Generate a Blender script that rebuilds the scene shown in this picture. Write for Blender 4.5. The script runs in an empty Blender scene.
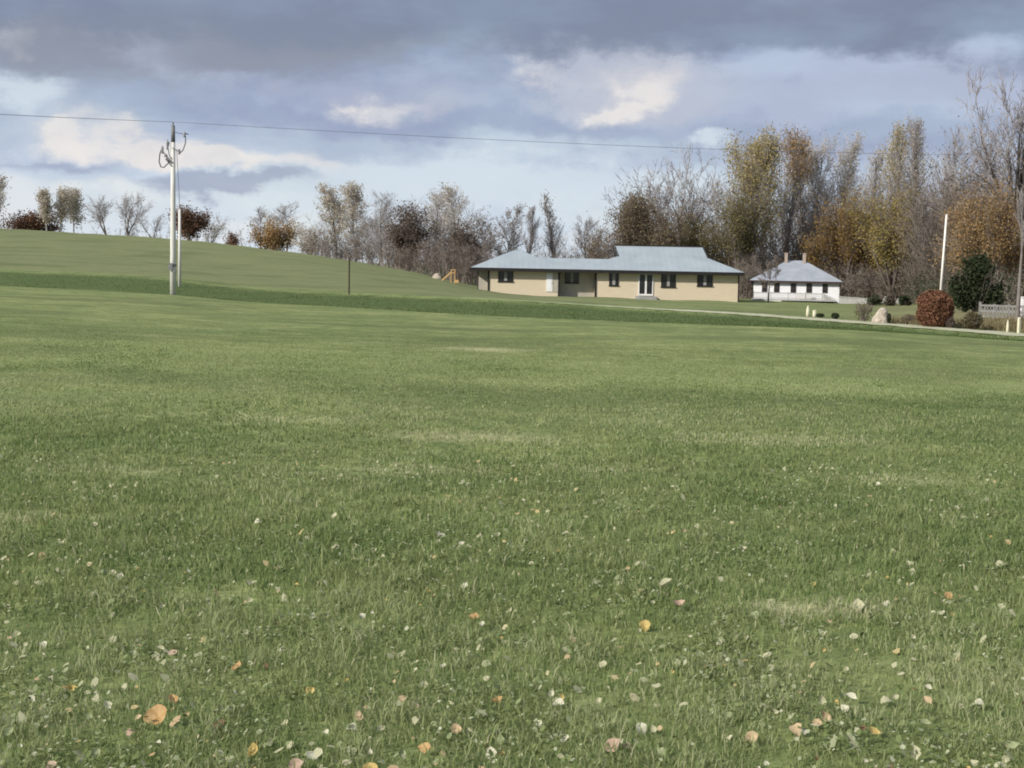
import bpy, math, random
import numpy as np
from mathutils import Matrix, Vector

random.seed(7)
RNG = np.random.default_rng(11)
scene = bpy.context.scene
COL = scene.collection
EXPOSURE = 0.95

# ------------------------------------------------------------------ camera
F, CX, CY, HZ = 1500.0, 512.0, 384.0, 260.0
CAM_Z = 1.6
PITCH = math.atan((CY - HZ) / F)
ROLL = math.radians(1.1)
CAM_R = Matrix.Rotation(math.radians(90) - PITCH, 3, 'X') @ Matrix.Rotation(ROLL, 3, 'Z')
cam_data = bpy.data.cameras.new('camera')
cam = bpy.data.objects.new('camera', cam_data)
COL.objects.link(cam)
cam.matrix_world = Matrix.Translation((0, 0, CAM_Z)) @ CAM_R.to_4x4()
cam_data.sensor_width = 36.0
cam_data.lens = F / 1024.0 * 36.0
cam_data.clip_start = 0.1
cam_data.clip_end = 5000
scene.camera = cam


def ray(px, py):
    return CAM_R @ Vector(((px - CX) / F, (CY - py) / F, -1.0))


def at(px, py, Y):
    d = ray(px, py)
    k = Y / d.y
    return Vector((d.x * k, Y, CAM_Z + d.z * k))


# ------------------------------------------------------------------ helpers
def tag(o, label=None, cat=None, group=None, kind=None):
    if label: o['label'] = label
    if cat: o['category'] = cat
    if group: o['group'] = group
    if kind: o['kind'] = kind
    return o


def empty(name, loc, label, cat, group=None, rz=0.0):
    o = bpy.data.objects.new(name, None)
    o.empty_display_size = 0.2
    COL.objects.link(o)
    o.location = loc
    o.rotation_euler = (0, 0, rz)
    return tag(o, label, cat, group)


def srgb(r, g, b):
    def c(v):
        v /= 255.0
        return v / 12.92 if v <= 0.04045 else ((v + 0.055) / 1.055) ** 2.4
    return (c(r), c(g), c(b))


def np_mesh(name, verts, loops, starts, mats, attr=None, smooth=False, matidx=None):
    me = bpy.data.meshes.new(name)
    nv = len(verts)
    me.vertices.add(nv)
    me.vertices.foreach_set('co', np.ascontiguousarray(verts, dtype=np.float32).ravel())
    me.loops.add(len(loops))
    me.loops.foreach_set('vertex_index', np.ascontiguousarray(loops, dtype=np.int32))
    me.polygons.add(len(starts))
    me.polygons.foreach_set('loop_start', np.ascontiguousarray(starts, dtype=np.int32))
    if matidx is not None:
        me.polygons.foreach_set('material_index', np.ascontiguousarray(matidx, dtype=np.int32))
    me.polygons.foreach_set('use_smooth', np.full(len(starts), smooth, dtype=bool))
    if attr is not None:
        a = me.attributes.new('rnd', 'FLOAT', 'POINT')
        a.data.foreach_set('value', np.ascontiguousarray(attr, dtype=np.float32))
    me.update(calc_edges=True)
    for m in (mats if isinstance(mats, (list, tuple)) else [mats]):
        me.materials.append(m)
    return me


class MB:
    """collects simple shapes into one mesh"""
    def __init__(self):
        self.v, self.f, self.mi, self.rnd = [], [], [], []
        self.nv = 0

    def add(self, verts, faces, mi=0, rnd=None):
        b = self.nv
        self.v.extend([tuple(p) for p in verts])
        self.nv += len(verts)
        for f in faces:
            self.f.append([i + b for i in f])
            self.mi.append(mi)
        self.rnd.extend([rnd if rnd is not None else random.random()] * len(verts))
        return self

    def box(self, x0, x1, y0, y1, z0, z1, mi=0):
        v = [(x0, y0, z0), (x1, y0, z0), (x1, y1, z0), (x0, y1, z0), (x0, y0, z1), (x1, y0, z1), (x1, y1, z1), (x0, y1, z1)]
        f = [(0, 3, 2, 1), (4, 5, 6, 7), (0, 1, 5, 4), (1, 2, 6, 5), (2, 3, 7, 6), (3, 0, 4, 7)]
        return self.add(v, f, mi)

    def bar(self, p0, p1, w, h, mi=0):
        """rectangular bar from p0 to p1"""
        p0, p1 = Vector(p0), Vector(p1)
        d = (p1 - p0).normalized()
        ref = Vector((0, 0, 1)) if abs(d.z) < 0.9 else Vector((0, 1, 0))
        a = d.cross(ref).normalized() * (w / 2)
        b = d.cross(a).normalized() * (h / 2)
        v = [p + s * a + t * b for p in (p0, p1) for s, t in ((-1, -1), (1, -1), (1, 1), (-1, 1))]
        f = [(0, 1, 2, 3), (7, 6, 5, 4), (0, 4, 5, 1), (1, 5, 6, 2), (2, 6, 7, 3), (3, 7, 4, 0)]
        return self.add(v, f, mi)

    def tube(self, pts, radii, n=8, mi=0):
        pts = [Vector(p) for p in pts]
        if not isinstance(radii, (list, tuple)): radii = [radii] * len(pts)
        vs, fs = [], []
        u = None
        for i, p in enumerate(pts):
            d = (pts[min(i + 1, len(pts) - 1)] - pts[max(i - 1, 0)]).normalized()
            if u is None:
                u = d.cross(Vector((0.3, 1, 0.2))).normalized()
            else:
                u = (u - d * u.dot(d)).normalized()
            w = d.cross(u)
            for k in range(n):
                a = 2 * math.pi * k / n
                vs.append(p + radii[i] * (math.cos(a) * u + math.sin(a) * w))
        for i in range(len(pts) - 1):
            for k in range(n):
                fs.append((i * n + k, i * n + (k + 1) % n, (i + 1) * n + (k + 1) % n, (i + 1) * n + k))
        fs.append(tuple(range(n))[::-1])
        fs.append(tuple((len(pts) - 1) * n + k for k in range(n)))
        return self.add(vs, fs, mi)

    def lathe(self, c, prof, n=12, mi=0):
        c = Vector(c)
        vs, fs = [], []
        for r, z in prof:
            for k in range(n):
                a = 2 * math.pi * k / n
                vs.append(c + Vector((r * math.cos(a), r * math.sin(a), z)))
        for i in range(len(prof) - 1):
            for k in range(n):
                fs.append((i * n + k, i * n + (k + 1) % n, (i + 1) * n + (k + 1) % n, (i + 1) * n + k))
        fs.append(tuple(range(n))[::-1])
        fs.append(tuple((len(prof) - 1) * n + k for k in range(n)))
        return self.add(vs, fs, mi)

    def build(self, name, mats, parent=None, smooth=False, loc=None):
        loops = np.array([i for f in self.f for i in f], dtype=np.int32)
        lens = np.array([len(f) for f in self.f], dtype=np.int32)
        starts = np.concatenate(([0], np.cumsum(lens)[:-1]))
        me = np_mesh(name, np.array(self.v), loops, starts, mats, np.array(self.rnd), smooth, np.array(self.mi))
        o = bpy.data.objects.new(name, me)
        COL.objects.link(o)
        if parent: o.parent = parent
        if loc is not None: o.location = loc
        return o


# value noise in numpy (for geometry variation)
_perm = RNG.random((256, 256))


def vnoise(x, y):
    xi, yi = np.floor(x).astype(int), np.floor(y).astype(int)
    fx, fy = x - xi, y - yi
    fx, fy = fx * fx * (3 - 2 * fx), fy * fy * (3 - 2 * fy)
    g = lambda a, b: _perm[a & 255, b & 255]
    return (g(xi, yi) * (1 - fx) + g(xi + 1, yi) * fx) * (1 - fy) + (g(xi, yi + 1) * (1 - fx) + g(xi + 1, yi + 1) * fx) * fy


def fbm(x, y, o=3):
    s, a, t = 0, 0.5, 0
    for i in range(o):
        s = s + a * vnoise(x * 2 ** i + 17 * i, y * 2 ** i + 5 * i)
        t += a
        a *= 0.5
    return s / t


# ------------------------------------------------------------------ materials
def new_mat(name):
    m = bpy.data.materials.new(name)
    m.use_nodes = True
    nt = m.node_tree
    nt.nodes.clear()
    out = nt.nodes.new('ShaderNodeOutputMaterial')
    return m, nt, out


def ramp(nt, fac, stops):
    r = nt.nodes.new('ShaderNodeValToRGB')
    e = r.color_ramp.elements
    while len(e) < len(stops): e.new(0.5)
    for el, (p, c) in zip(e, stops):
        el.position = p
        el.color = (*c, 1)
    nt.links.new(fac, r.inputs['Fac'])
    return r.outputs['Color']


def noise(nt, scale, detail=4, rough=0.55, vec=None, dist=0.0):
    n = nt.nodes.new('ShaderNodeTexNoise')
    n.inputs['Scale'].default_value = scale
    n.inputs['Detail'].default_value = detail
    n.inputs['Roughness'].default_value = rough
    n.inputs['Distortion'].default_value = dist
    if vec is not None: nt.links.new(vec, n.inputs['Vector'])
    return n.outputs['Fac']


def obj_coords(nt, scale=(1, 1, 1), world=False):
    if world:
        g = nt.nodes.new('ShaderNodeNewGeometry')
        v = g.outputs['Position']
    else:
        g = nt.nodes.new('ShaderNodeTexCoord')
        v = g.outputs['Object']
    mp = nt.nodes.new('ShaderNodeMapping')
    mp.inputs['Scale'].default_value = scale
    nt.links.new(v, mp.inputs['Vector'])
    return mp.outputs['Vector']


def mixc(nt, fac, a, b, mode='MIX'):
    n = nt.nodes.new('ShaderNodeMix')
    n.data_type = 'RGBA'
    n.blend_type = mode
    for sock, val in ((n.inputs[0], fac), (n.inputs[6], a), (n.inputs[7], b)):
        if hasattr(val, 'links') or hasattr(val, 'is_linked'):
            nt.links.new(val, sock)
        elif isinstance(val, (int, float)):
            sock.default_value = val
        else:
            sock.default_value = (*val, 1)
    return n.outputs[2]


def math_n(nt, op, a, b=0.0, c=None, clamp=False):
    n = nt.nodes.new('ShaderNodeMath')
    n.operation = op
    n.use_clamp = clamp
    for i, v in enumerate((a, b, c)):
        if v is None: continue
        if isinstance(v, (int, float)): n.inputs[i].default_value = v
        else: nt.links.new(v, n.inputs[i])
    return n.outputs[0]


def surf(name, lo, hi, scale=3.0, rough=0.7, bump=0.0, vec_scale=(1, 1, 1), metal=0.0, spec=0.4, detail=5):
    """noise-mottled principled surface"""
    m, nt, out = new_mat(name)
    b = nt.nodes.new('ShaderNodeBsdfPrincipled')
    v = obj_coords(nt, vec_scale)
    f = noise(nt, scale, detail, 0.6, v)
    c = ramp(nt, f, [(0.3, lo), (0.7, hi)])
    nt.links.new(c, b.inputs['Base Color'])
    b.inputs['Roughness'].default_value = rough
    b.inputs['Metallic'].default_value = metal
    b.inputs['Specular IOR Level'].default_value = spec
    if bump:
        bp = nt.nodes.new('ShaderNodeBump')
        bp.inputs['Strength'].default_value = bump
        bp.inputs['Distance'].default_value = 0.02
        nt.links.new(f, bp.inputs['Height'])
        nt.links.new(bp.outputs['Normal'], b.inputs['Normal'])
    nt.links.new(b.outputs[0], out.inputs[0])
    return m


def foliage(name, stops, transl=0.35, patch=None):
    """leaf / blade material: colour by a per-leaf random attribute"""
    m, nt, out = new_mat(name)
    at_n = nt.nodes.new('ShaderNodeAttribute')
    at_n.attribute_name = 'rnd'
    c = ramp(nt, at_n.outputs['Fac'], stops)
    if patch:
        (sc, tint, amount) = patch
        w = obj_coords(nt, (1, 1, 1), world=True)
        f = noise(nt, sc, 4, 0.6, w)
        f2 = ramp(nt, f, [(0.42, (0, 0, 0)), (0.68, (1, 1, 1))])
        fm = math_n(nt, 'MULTIPLY', f2, amount)
        c = mixc(nt, fm, c, tint)
    d = nt.nodes.new('ShaderNodeBsdfDiffuse')
    t = nt.nodes.new('ShaderNodeBsdfTranslucent')
    nt.links.new(c, d.inputs['Color'])
    nt.links.new(c, t.inputs['Color'])
    mx = nt.nodes.new('ShaderNodeMixShader')
    mx.inputs[0].default_value = transl
    nt.links.new(d.outputs[0], mx.inputs[1])
    nt.links.new(t.outputs[0], mx.inputs[2])
    nt.links.new(mx.outputs[0], out.inputs[0])
    return m


M = {}
M['bark_grey'] = surf('bark_grey', (0.13, 0.115, 0.105), (0.24, 0.215, 0.2), 2.0, 0.9)
M['bark_dark'] = surf('bark_dark', (0.075, 0.062, 0.055), (0.15, 0.13, 0.115), 2.0, 0.9)
M['bark_pale'] = surf('bark_pale', (0.27, 0.25, 0.235), (0.43, 0.405, 0.385), 2.0, 0.9)
M['twig_grey'] = surf('twig_grey', (0.22, 0.2, 0.2), (0.34, 0.315, 0.315), 0.6, 0.9)
M['twig_pale'] = surf('twig_pale', (0.36, 0.335, 0.32), (0.54, 0.51, 0.49), 0.6, 0.9)
M['twig_brown'] = surf('twig_brown', (0.14, 0.115, 0.1), (0.24, 0.2, 0.175), 0.6, 0.9)
M['leaf_tan'] = foliage('leaf_tan', [(0, (0.34, 0.29, 0.22)), (0.5, (0.5, 0.445, 0.355)), (1, (0.68, 0.63, 0.54))], 0.45)
M['leaf_russet'] = foliage('leaf_russet', [(0, (0.1, 0.06, 0.042)), (0.6, (0.185, 0.108, 0.074)), (1, (0.28, 0.18, 0.12))])
M['leaf_orange'] = foliage('leaf_orange', [(0, (0.2, 0.13, 0.062)), (0.6, (0.35, 0.235, 0.115)), (1, (0.48, 0.37, 0.22))])
M['leaf_darkbrown'] = foliage('leaf_darkbrown', [(0, (0.09, 0.07, 0.058)), (0.6, (0.15, 0.12, 0.1)), (1, (0.25, 0.21, 0.18))])
M['leaf_brown'] = foliage('leaf_brown', [(0, (0.12, 0.095, 0.062)), (0.6, (0.2, 0.162, 0.108)), (1, (0.29, 0.245, 0.175))])
M['leaf_olive'] = foliage('leaf_olive', [(0, (0.095, 0.095, 0.04)), (0.55, (0.185, 0.165, 0.075)), (1, (0.36, 0.3, 0.155))])
M['leaf_palegold'] = foliage('leaf_palegold', [(0, (0.18, 0.16, 0.065)), (0.4, (0.36, 0.3, 0.13)), (0.8, (0.54, 0.45, 0.23)), (1, (0.7, 0.62, 0.4))], 0.45)
M['leaf_yellow'] = foliage('leaf_yellow', [(0, (0.18, 0.15, 0.05)), (0.6, (0.34, 0.27, 0.1)), (1, (0.5, 0.42, 0.19))])
M['leaf_gold'] = foliage('leaf_gold', [(0, (0.13, 0.085, 0.032)), (0.55, (0.25, 0.165, 0.065)), (1, (0.37, 0.265, 0.125))])
M['leaf_green'] = foliage('leaf_green', [(0, (0.018, 0.024, 0.014)), (0.6, (0.034, 0.046, 0.024)), (1, (0.072, 0.088, 0.05))], 0.1)
M['leaf_darkgreen'] = foliage('leaf_darkgreen', [(0, (0.03, 0.036, 0.022)), (0.6, (0.06, 0.07, 0.042)), (1, (0.14, 0.14, 0.1))], 0.1)
M['leaf_red'] = foliage('leaf_red', [(0, (0.12, 0.058, 0.035)), (0.6, (0.2, 0.102, 0.063)), (1, (0.29, 0.165, 0.108))], 0.15)
M['leaf_shrub'] = foliage('leaf_shrub', [(0, (0.07, 0.06, 0.035)), (0.6, (0.13, 0.11, 0.065)), (1, (0.21, 0.185, 0.12))])
M['leaf_thicket'] = foliage('leaf_thicket', [(0, (0.075, 0.064, 0.055)), (0.5, (0.125, 0.108, 0.092)), (0.8, (0.165, 0.145, 0.1)), (1, (0.24, 0.2, 0.15))])
GRASS_STOPS = [(0, (0.075, 0.115, 0.038)), (0.4, (0.18, 0.245, 0.094)), (0.75, (0.285, 0.342, 0.148)), (0.92, (0.4, 0.43, 0.24)), (1, (0.56, 0.53, 0.36))]
M['grass_blade'] = foliage('grass_blade', GRASS_STOPS, 0.45, patch=(0.9, (0.3, 0.325, 0.15), 0.45))
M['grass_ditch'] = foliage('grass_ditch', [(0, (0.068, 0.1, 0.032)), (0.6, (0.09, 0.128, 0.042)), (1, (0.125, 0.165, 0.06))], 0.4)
M['grass_dry'] = foliage('grass_dry', [(0, (0.14, 0.115, 0.06)), (0.6, (0.23, 0.195, 0.11)), (1, (0.34, 0.3, 0.18))], 0.3)
M['clover'] = foliage('clover', [(0, (0.125, 0.16, 0.058)), (0.65, (0.2, 0.245, 0.105)), (0.86, (0.28, 0.33, 0.19)), (1, (0.52, 0.53, 0.38))], 0.3)

M['scraps'] = foliage('scraps', [(0, (0.24, 0.27, 0.15)), (0.45, (0.38, 0.39, 0.25)), (0.8, (0.52, 0.5, 0.34)), (0.9, (0.5, 0.4, 0.2)), (1, (0.44, 0.33, 0.22))], .25)
M['siding'] = surf('siding', (0.56, 0.475, 0.35), (0.63, 0.545, 0.42), 1.2, 0.85, 0.05, (1, 1, 9))
M['panel_grey'] = surf('panel_grey', (0.36, 0.34, 0.29), (0.44, 0.41, 0.35), 2.0, 0.85, 0.05)
M['white_paint'] = surf('white_paint', (0.66, 0.65, 0.64), (0.78, 0.77, 0.76), 2.2, 0.7, 0.03)
M['white_siding'] = surf('white_siding', (0.7, 0.71, 0.74), (0.8, 0.81, 0.84), 1.6, 0.75, 0.1, (1, 1, 7))
M['porch_grey'] = surf('porch_grey', (0.3, 0.3, 0.3), (0.46, 0.46, 0.46), 3.0, 0.8, 0.1)
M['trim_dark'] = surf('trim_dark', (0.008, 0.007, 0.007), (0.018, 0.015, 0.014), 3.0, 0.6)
M['trim_maroon'] = surf('trim_maroon', (0.035, 0.02, 0.02), (0.06, 0.036, 0.036), 3.0, 0.6)
M['soffit'] = surf('soffit', (0.1, 0.085, 0.07), (0.14, 0.12, 0.1), 3.0, 0.8)
M['glass'] = surf('glass', (0.012, 0.013, 0.015), (0.03, 0.032, 0.036), 1.5, 0.12, 0, spec=0.5)
M['curtain'] = surf('curtain', (0.24, 0.23, 0.23), (0.34, 0.33, 0.33), 6.0, 0.85)
M['chimney'] = surf('chimney', (0.3, 0.235, 0.2), (0.42, 0.35, 0.3), 6.0, 0.9, 0.3)
M['pole_wood'] = surf('pole_wood', (0.5, 0.49, 0.46), (0.75, 0.73, 0.7), 3.0, 0.85, 0.25, (6, 6, 0.6))
M['pole_dark'] = surf('pole_dark', (0.12, 0.12, 0.13), (0.2, 0.2, 0.21), 4.0, 0.8)
M['metal_grey'] = surf('metal_grey', (0.16, 0.16, 0.17), (0.28, 0.28, 0.29), 8.0, 0.5, 0, metal=0.4)
M['cable'] = surf('cable', (0.05, 0.05, 0.06), (0.09, 0.09, 0.1), 8.0, 0.6)
M['wire'] = surf('wire', (0.24, 0.26, 0.33), (0.3, 0.32, 0.38), 8.0, 0.6)
M['porcelain'] = surf('porcelain', (0.22, 0.22, 0.24), (0.32, 0.32, 0.34), 5.0, 0.3)
M['post_brown'] = surf('post_brown', (0.06, 0.048, 0.036), (0.105, 0.082, 0.064), 4.0, 0.8, 0.1)
M['post_cream'] = surf('post_cream', (0.52, 0.5, 0.36), (0.66, 0.64, 0.48), 5.0, 0.8, 0.1)
M['flag_white'] = surf('flag_white', (0.68, 0.64, 0.6), (0.8, 0.77, 0.72), 1.5, 0.5, 0.0, (3, 3, 0.5))
M['rock'] = surf('rock', (0.2, 0.165, 0.135), (0.56, 0.5, 0.41), 4.5, 0.95, 0.8, detail=8)
M['stone_grey'] = surf('stone_grey', (0.14, 0.137, 0.125), (0.34, 0.33, 0.305), 5.0, 0.95, 0.5)
M['fence_wood'] = surf('fence_wood', (0.15, 0.15, 0.145), (0.29, 0.285, 0.275), 5.0, 0.9, 0.3)
M['wall_pale'] = surf('wall_pale', (0.25, 0.25, 0.24), (0.36, 0.355, 0.345), 2.0, 0.9, 0.2)
M['toy_yellow'] = surf('toy_yellow', (0.47, 0.29, 0.12), (0.56, 0.37, 0.17), 3.0, 0.7)
M['gravel'] = surf('gravel', (0.3, 0.3, 0.2), (0.5, 0.48, 0.36), 6.0, 0.95, 0.5, detail=8)
LEAFCOL = {
    'cream': [(0, (0.36, 0.36, 0.23)), (1, (0.54, 0.53, 0.37))],
    'white': [(0, (0.47, 0.46, 0.34)), (1, (0.64, 0.63, 0.5))],
    'yellow': [(0, (0.42, 0.31, 0.1)), (1, (0.6, 0.48, 0.22))],
    'orange': [(0, (0.38, 0.23, 0.095)), (1, (0.55, 0.39, 0.21))],
    'beige': [(0, (0.44, 0.33, 0.2)), (1, (0.58, 0.46, 0.31))],
    'pink': [(0, (0.4, 0.28, 0.21)), (1, (0.54, 0.42, 0.33))],
    'brown': [(0, (0.13, 0.085, 0.05)), (1, (0.22, 0.15, 0.095))],
    'green': [(0, (0.24, 0.28, 0.15)), (1, (0.36, 0.39, 0.24))],
}


def leaf_mat(name, stops):
    m, nt, out = new_mat(name)
    v = obj_coords(nt)
    f = noise(nt, 5, 5, 0.65, v)
    c = ramp(nt, f, [(0.35, stops[0][1]), (0.7, stops[1][1])])
    d = nt.nodes.new('ShaderNodeBsdfDiffuse')
    t = nt.nodes.new('ShaderNodeBsdfTranslucent')
    nt.links.new(c, d.inputs['Color']); nt.links.new(c, t.inputs['Color'])
    mx = nt.nodes.new('ShaderNodeMixShader')
    mx.inputs[0].default_value = 0.2
    nt.links.new(d.outputs[0], mx.inputs[1]); nt.links.new(t.outputs[0], mx.inputs[2])
    nt.links.new(mx.outputs[0], out.inputs[0])
    return m


for k, s in LEAFCOL.items():
    M['fallen_' + k] = leaf_mat('fallen_' + k, s)


def roof_mat():
    m, nt, out = new_mat('roof_metal')
    b = nt.nodes.new('ShaderNodeBsdfPrincipled')
    v = obj_coords(nt)
    f = noise(nt, 0.5, 5, 0.6, v)
    c = ramp(nt, f, [(0.3, (0.26, 0.308, 0.34)), (0.7, (0.33, 0.378, 0.412))])
    nt.links.new(c, b.inputs['Base Color'])
    b.inputs['Roughness'].default_value = 0.5
    nt.links.new(b.outputs[0], out.inputs[0])
    return m


M['roof_metal'] = roof_mat()
M['roof_shingle'] = surf('roof_shingle', (0.24, 0.27, 0.31), (0.34, 0.365, 0.41), 0.8, 0.75, 0.2)

# ------------------------------------------------------------------ terrain
# for each picture column: (py, distance) of the field edge, the top of the ditch bank, the far ground
COLS = [
    # px    edge          bank           mid            crest/base      beyond (drop, dist)
    (-260, (272, 92),   (258, 112),  (232, 165),  (206, 235), (-2.0, 330)),
    (0,    (285.5, 85), (271, 100),  (249, 150),  (228, 210), (-2.5, 310)),
    (174,  (295, 81),   (280.5, 96), (259, 145),  (239, 200), (-2.5, 300)),
    (240,  (301, 78),   (288, 93),   (266, 140),  (245.5, 190), (-2.5, 290)),
    (345,  (307, 73),   (294, 90),   (276, 132),  (260, 176), (-2.0, 280)),
    (410,  (311, 69),   (297, 88),   (284, 125),  (271.5, 167), (-1.0, 270)),
    (480,  (315, 66),   (300, 85),   (295, 115),  (289.5, 150), (-0.4, 260)),
    (620,  (321, 61),   (308.5, 78), (303, 110),  (298, 149), (-0.3, 260)),
    (740,  (325.5, 58), (315.5, 71), (308, 105),  (302.5, 150), (-0.3, 260)),
    (860,  (330.5, 55.5), (324.5, 64.5), (312, 100), (303, 165), (-0.3, 260)),
    (1024, (341, 51),   (337.5, 57), (316, 70),   (306, 100), (-1.4, 200)),
    (1300, (360, 44),   (357.5, 50), (328, 62),   (318, 90), (-1.4, 200)),
]
_t, _K = [], []
for (px, e, b, mpt, c, (drop, dist)) in COLS:
    pe, pb, pm, pc = at(px, *e), at(px, *b), at(px, *mpt), at(px, *c)
    _t.append(pe.x / pe.y)
    slope = pe.z / pe.y
    _K.append([(-60, 0.0), (2, 0.0), (pe.y, pe.z), (pe.y + 3.0, pe.z - 0.18), (pb.y - 1.0, pb.z - 0.12), (pb.y, pb.z), (pb.y + 2.9, pb.z + 0.02),
               (pm.y, pm.z), (pc.y, pc.z), (dist, pc.z + drop), (900, pc.z + drop - 1)])
TK = np.array(_t)
KK = np.array(_K)          # columns x knots x 2


def cubic_interp(t, xs, ys):
    """Catmull-Rom style interpolation (clamped ends)"""
    t = np.clip(t, xs[0], xs[-1])
    i = np.clip(np.searchsorted(xs, t, side='right') - 1, 0, len(xs) - 2)
    m = np.gradient(ys, xs)
    h = xs[i + 1] - xs[i]
    s = (t - xs[i]) / h
    h00 = 2 * s**3 - 3 * s**2 + 1; h10 = s**3 - 2 * s**2 + s
    h01 = -2 * s**3 + 3 * s**2; h11 = s**3 - s**2
    return h00 * ys[i] + h10 * h * m[i] + h01 * ys[i + 1] + h11 * h * m[i + 1]


def knots(t):
    Y = np.stack([cubic_interp(t, TK, KK[:, k, 0]) for k in range(KK.shape[1])], -1)
    Z = np.stack([cubic_interp(t, TK, KK[:, k, 1]) for k in range(KK.shape[1])], -1)
    return Y, Z


def ground_np(X, Y):
    X = np.asarray(X, float); Y = np.asarray(Y, float)
    t = X / np.maximum(Y, 25.0)
    KY, KZ = knots(t)
    z = KZ[..., 0].copy()
    for k in range(KY.shape[-1] - 1):
        a, b = KY[..., k], KY[..., k + 1]
        s = np.clip((Y - a) / (b - a), 0, 1)
        z = np.where(Y >= a, KZ[..., k] + (KZ[..., k + 1] - KZ[..., k]) * s, z)
    # gentle swells of the pasture, and of the hill
    w = np.clip((KY[..., 2] - Y) / 12.0, 0, 1) * np.clip((Y - 6) / 10, 0, 1)
    z += w * 0.16 * (fbm(X / 9.0 + 40, Y / 9.0 + 40, 3) - 0.5)
    z += 0.03 * (fbm(X / 1.6 + 10, Y / 1.6 + 80, 2) - 0.5) * np.clip(1 - Y / 60, 0, 1)
    w2 = np.clip((Y - KY[..., 6] - 2) / 10, 0, 1) * np.clip((KY[..., 8] - Y) / 12.0, 0, 1)
    z += w2 * 0.3 * (fbm(X / 14.0, Y / 14.0, 2) - 0.5)
    w3 = np.clip((Y - KY[..., 6] - 2) / 10, 0, 1) * np.clip(1 - np.abs(Y - KY[..., 8]) / 40, 0, 1)
    z += w3 * 0.3 * (fbm(X / 5.0, Y / 5.0, 3) - 0.5)
    return z


def gz(x, y):
    return float(ground_np(np.array([x]), np.array([y]))[0])


def span(a, b, s):
    return np.arange(a, b, s)


gy = np.concatenate([span(-40, 3, 3), span(3, 20, 0.35), span(20, 40, 0.7), span(40, 120, 0.6), span(120, 240, 2.0), span(240, 420, 15), span(420, 901, 60)])
gxh = np.concatenate([span(0, 12, 0.4), span(12, 45, 0.6), span(45, 90, 2.5), span(90, 240, 12), span(240, 701, 60)])
gx = np.concatenate([-gxh[:0:-1], gxh])
GX, GY = np.meshgrid(gx, gy)
GZ = ground_np(GX, GY)
nx, ny = len(gx), len(gy)
idx = np.arange(nx * ny).reshape(ny, nx)
q = np.stack([idx[:-1, :-1], idx[:-1, 1:], idx[1:, 1:], idx[1:, :-1]], -1).reshape(-1, 4)


def ground_material():
    m, nt, out = new_mat('pasture')
    w = obj_coords(nt, (1, 1, 1), world=True)
    # broad patches
    f1 = noise(nt, 0.16, 5, 0.65, obj_coords(nt, (0.6, 1.3, 1), world=True), 0.6)
    f2 = noise(nt, 0.7, 6, 0.65, obj_coords(nt, (0.8, 1, 1), world=True))
    f4 = noise(nt, 2.2, 5, 0.7, obj_coords(nt, (1, .7, 1), world=True))
    f3 = noise(nt, 9.0, 6, 0.7, w)
    c1 = ramp(nt, f2, [(0.32, (0.135, 0.174, 0.064)), (0.5, (0.188, 0.232, 0.09)), (0.68, (0.25, 0.285, 0.128))])
    c2 = ramp(nt, f3, [(0.3, (0.55, 0.58, 0.5)), (0.55, (1, 1, 1)), (0.75, (1.25, 1.2, 1.15))])
    c = mixc(nt, 1.0, c1, c2, 'MULTIPLY')
    c = mixc(nt, 1.0, c, ramp(nt, f4, [(.36, (.74, .78, .74)), (.5, (1, 1, 1)), (.64, (1.22, 1.18, 1.16))]), 'MULTIPLY')
    k1 = ramp(nt, f1, [(0.4, (0.82, 0.86, 0.8)), (0.6, (1.18, 1.13, 1.12))])
    c = mixc(nt, 1.0, c, k1, 'MULTIPLY')
    # worn places: vertex mask 'dry' (bare patch), 'ditch' (rank grass), 'hill' (shorter, browner sward)
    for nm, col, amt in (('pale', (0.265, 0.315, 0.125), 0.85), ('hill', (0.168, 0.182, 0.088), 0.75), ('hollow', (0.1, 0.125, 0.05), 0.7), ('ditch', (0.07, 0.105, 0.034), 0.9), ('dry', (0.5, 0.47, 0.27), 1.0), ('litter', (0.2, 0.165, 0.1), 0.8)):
        a = nt.nodes.new('ShaderNodeAttribute'); a.attribute_name = nm
        n2 = math_n(nt, 'MULTIPLY_ADD', f3, 1.2, 0.35)
        fac = math_n(nt, 'MULTIPLY', a.outputs['Fac'], n2)
        fac = math_n(nt, 'MULTIPLY', fac, amt, clamp=True)
        c = mixc(nt, fac, c, col)
    b = nt.nodes.new('ShaderNodeBsdfPrincipled')
    b.inputs['Roughness'].default_value = 0.95
    b.inputs['Specular IOR Level'].default_value = 0.15
    nt.links.new(c, b.inputs['Base Color'])
    bp = nt.nodes.new('ShaderNodeBump')
    bp.inputs['Strength'].default_value = 0.6
    bp.inputs['Distance'].default_value = 0.06
    h = math_n(nt, 'ADD', math_n(nt, 'MULTIPLY', f3, 0.7), f2)
    nt.links.new(h, bp.inputs['Height'])
    nt.links.new(bp.outputs['Normal'], b.inputs['Normal'])
    nt.links.new(b.outputs[0], out.inputs[0])
    return m


verts = np.stack([GX, GY, GZ], -1).reshape(-1, 3)
me = np_mesh('ground', verts, q.ravel(), np.arange(len(q)) * 4, ground_material(), None, True)
TT = GX / np.maximum(GY, 25.0)
KYg, KZg = knots(TT)


def sm(x, a, b):
    s = np.clip((x - a) / (b - a), 0, 1)
    return s * s * (3 - 2 * s)


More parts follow.
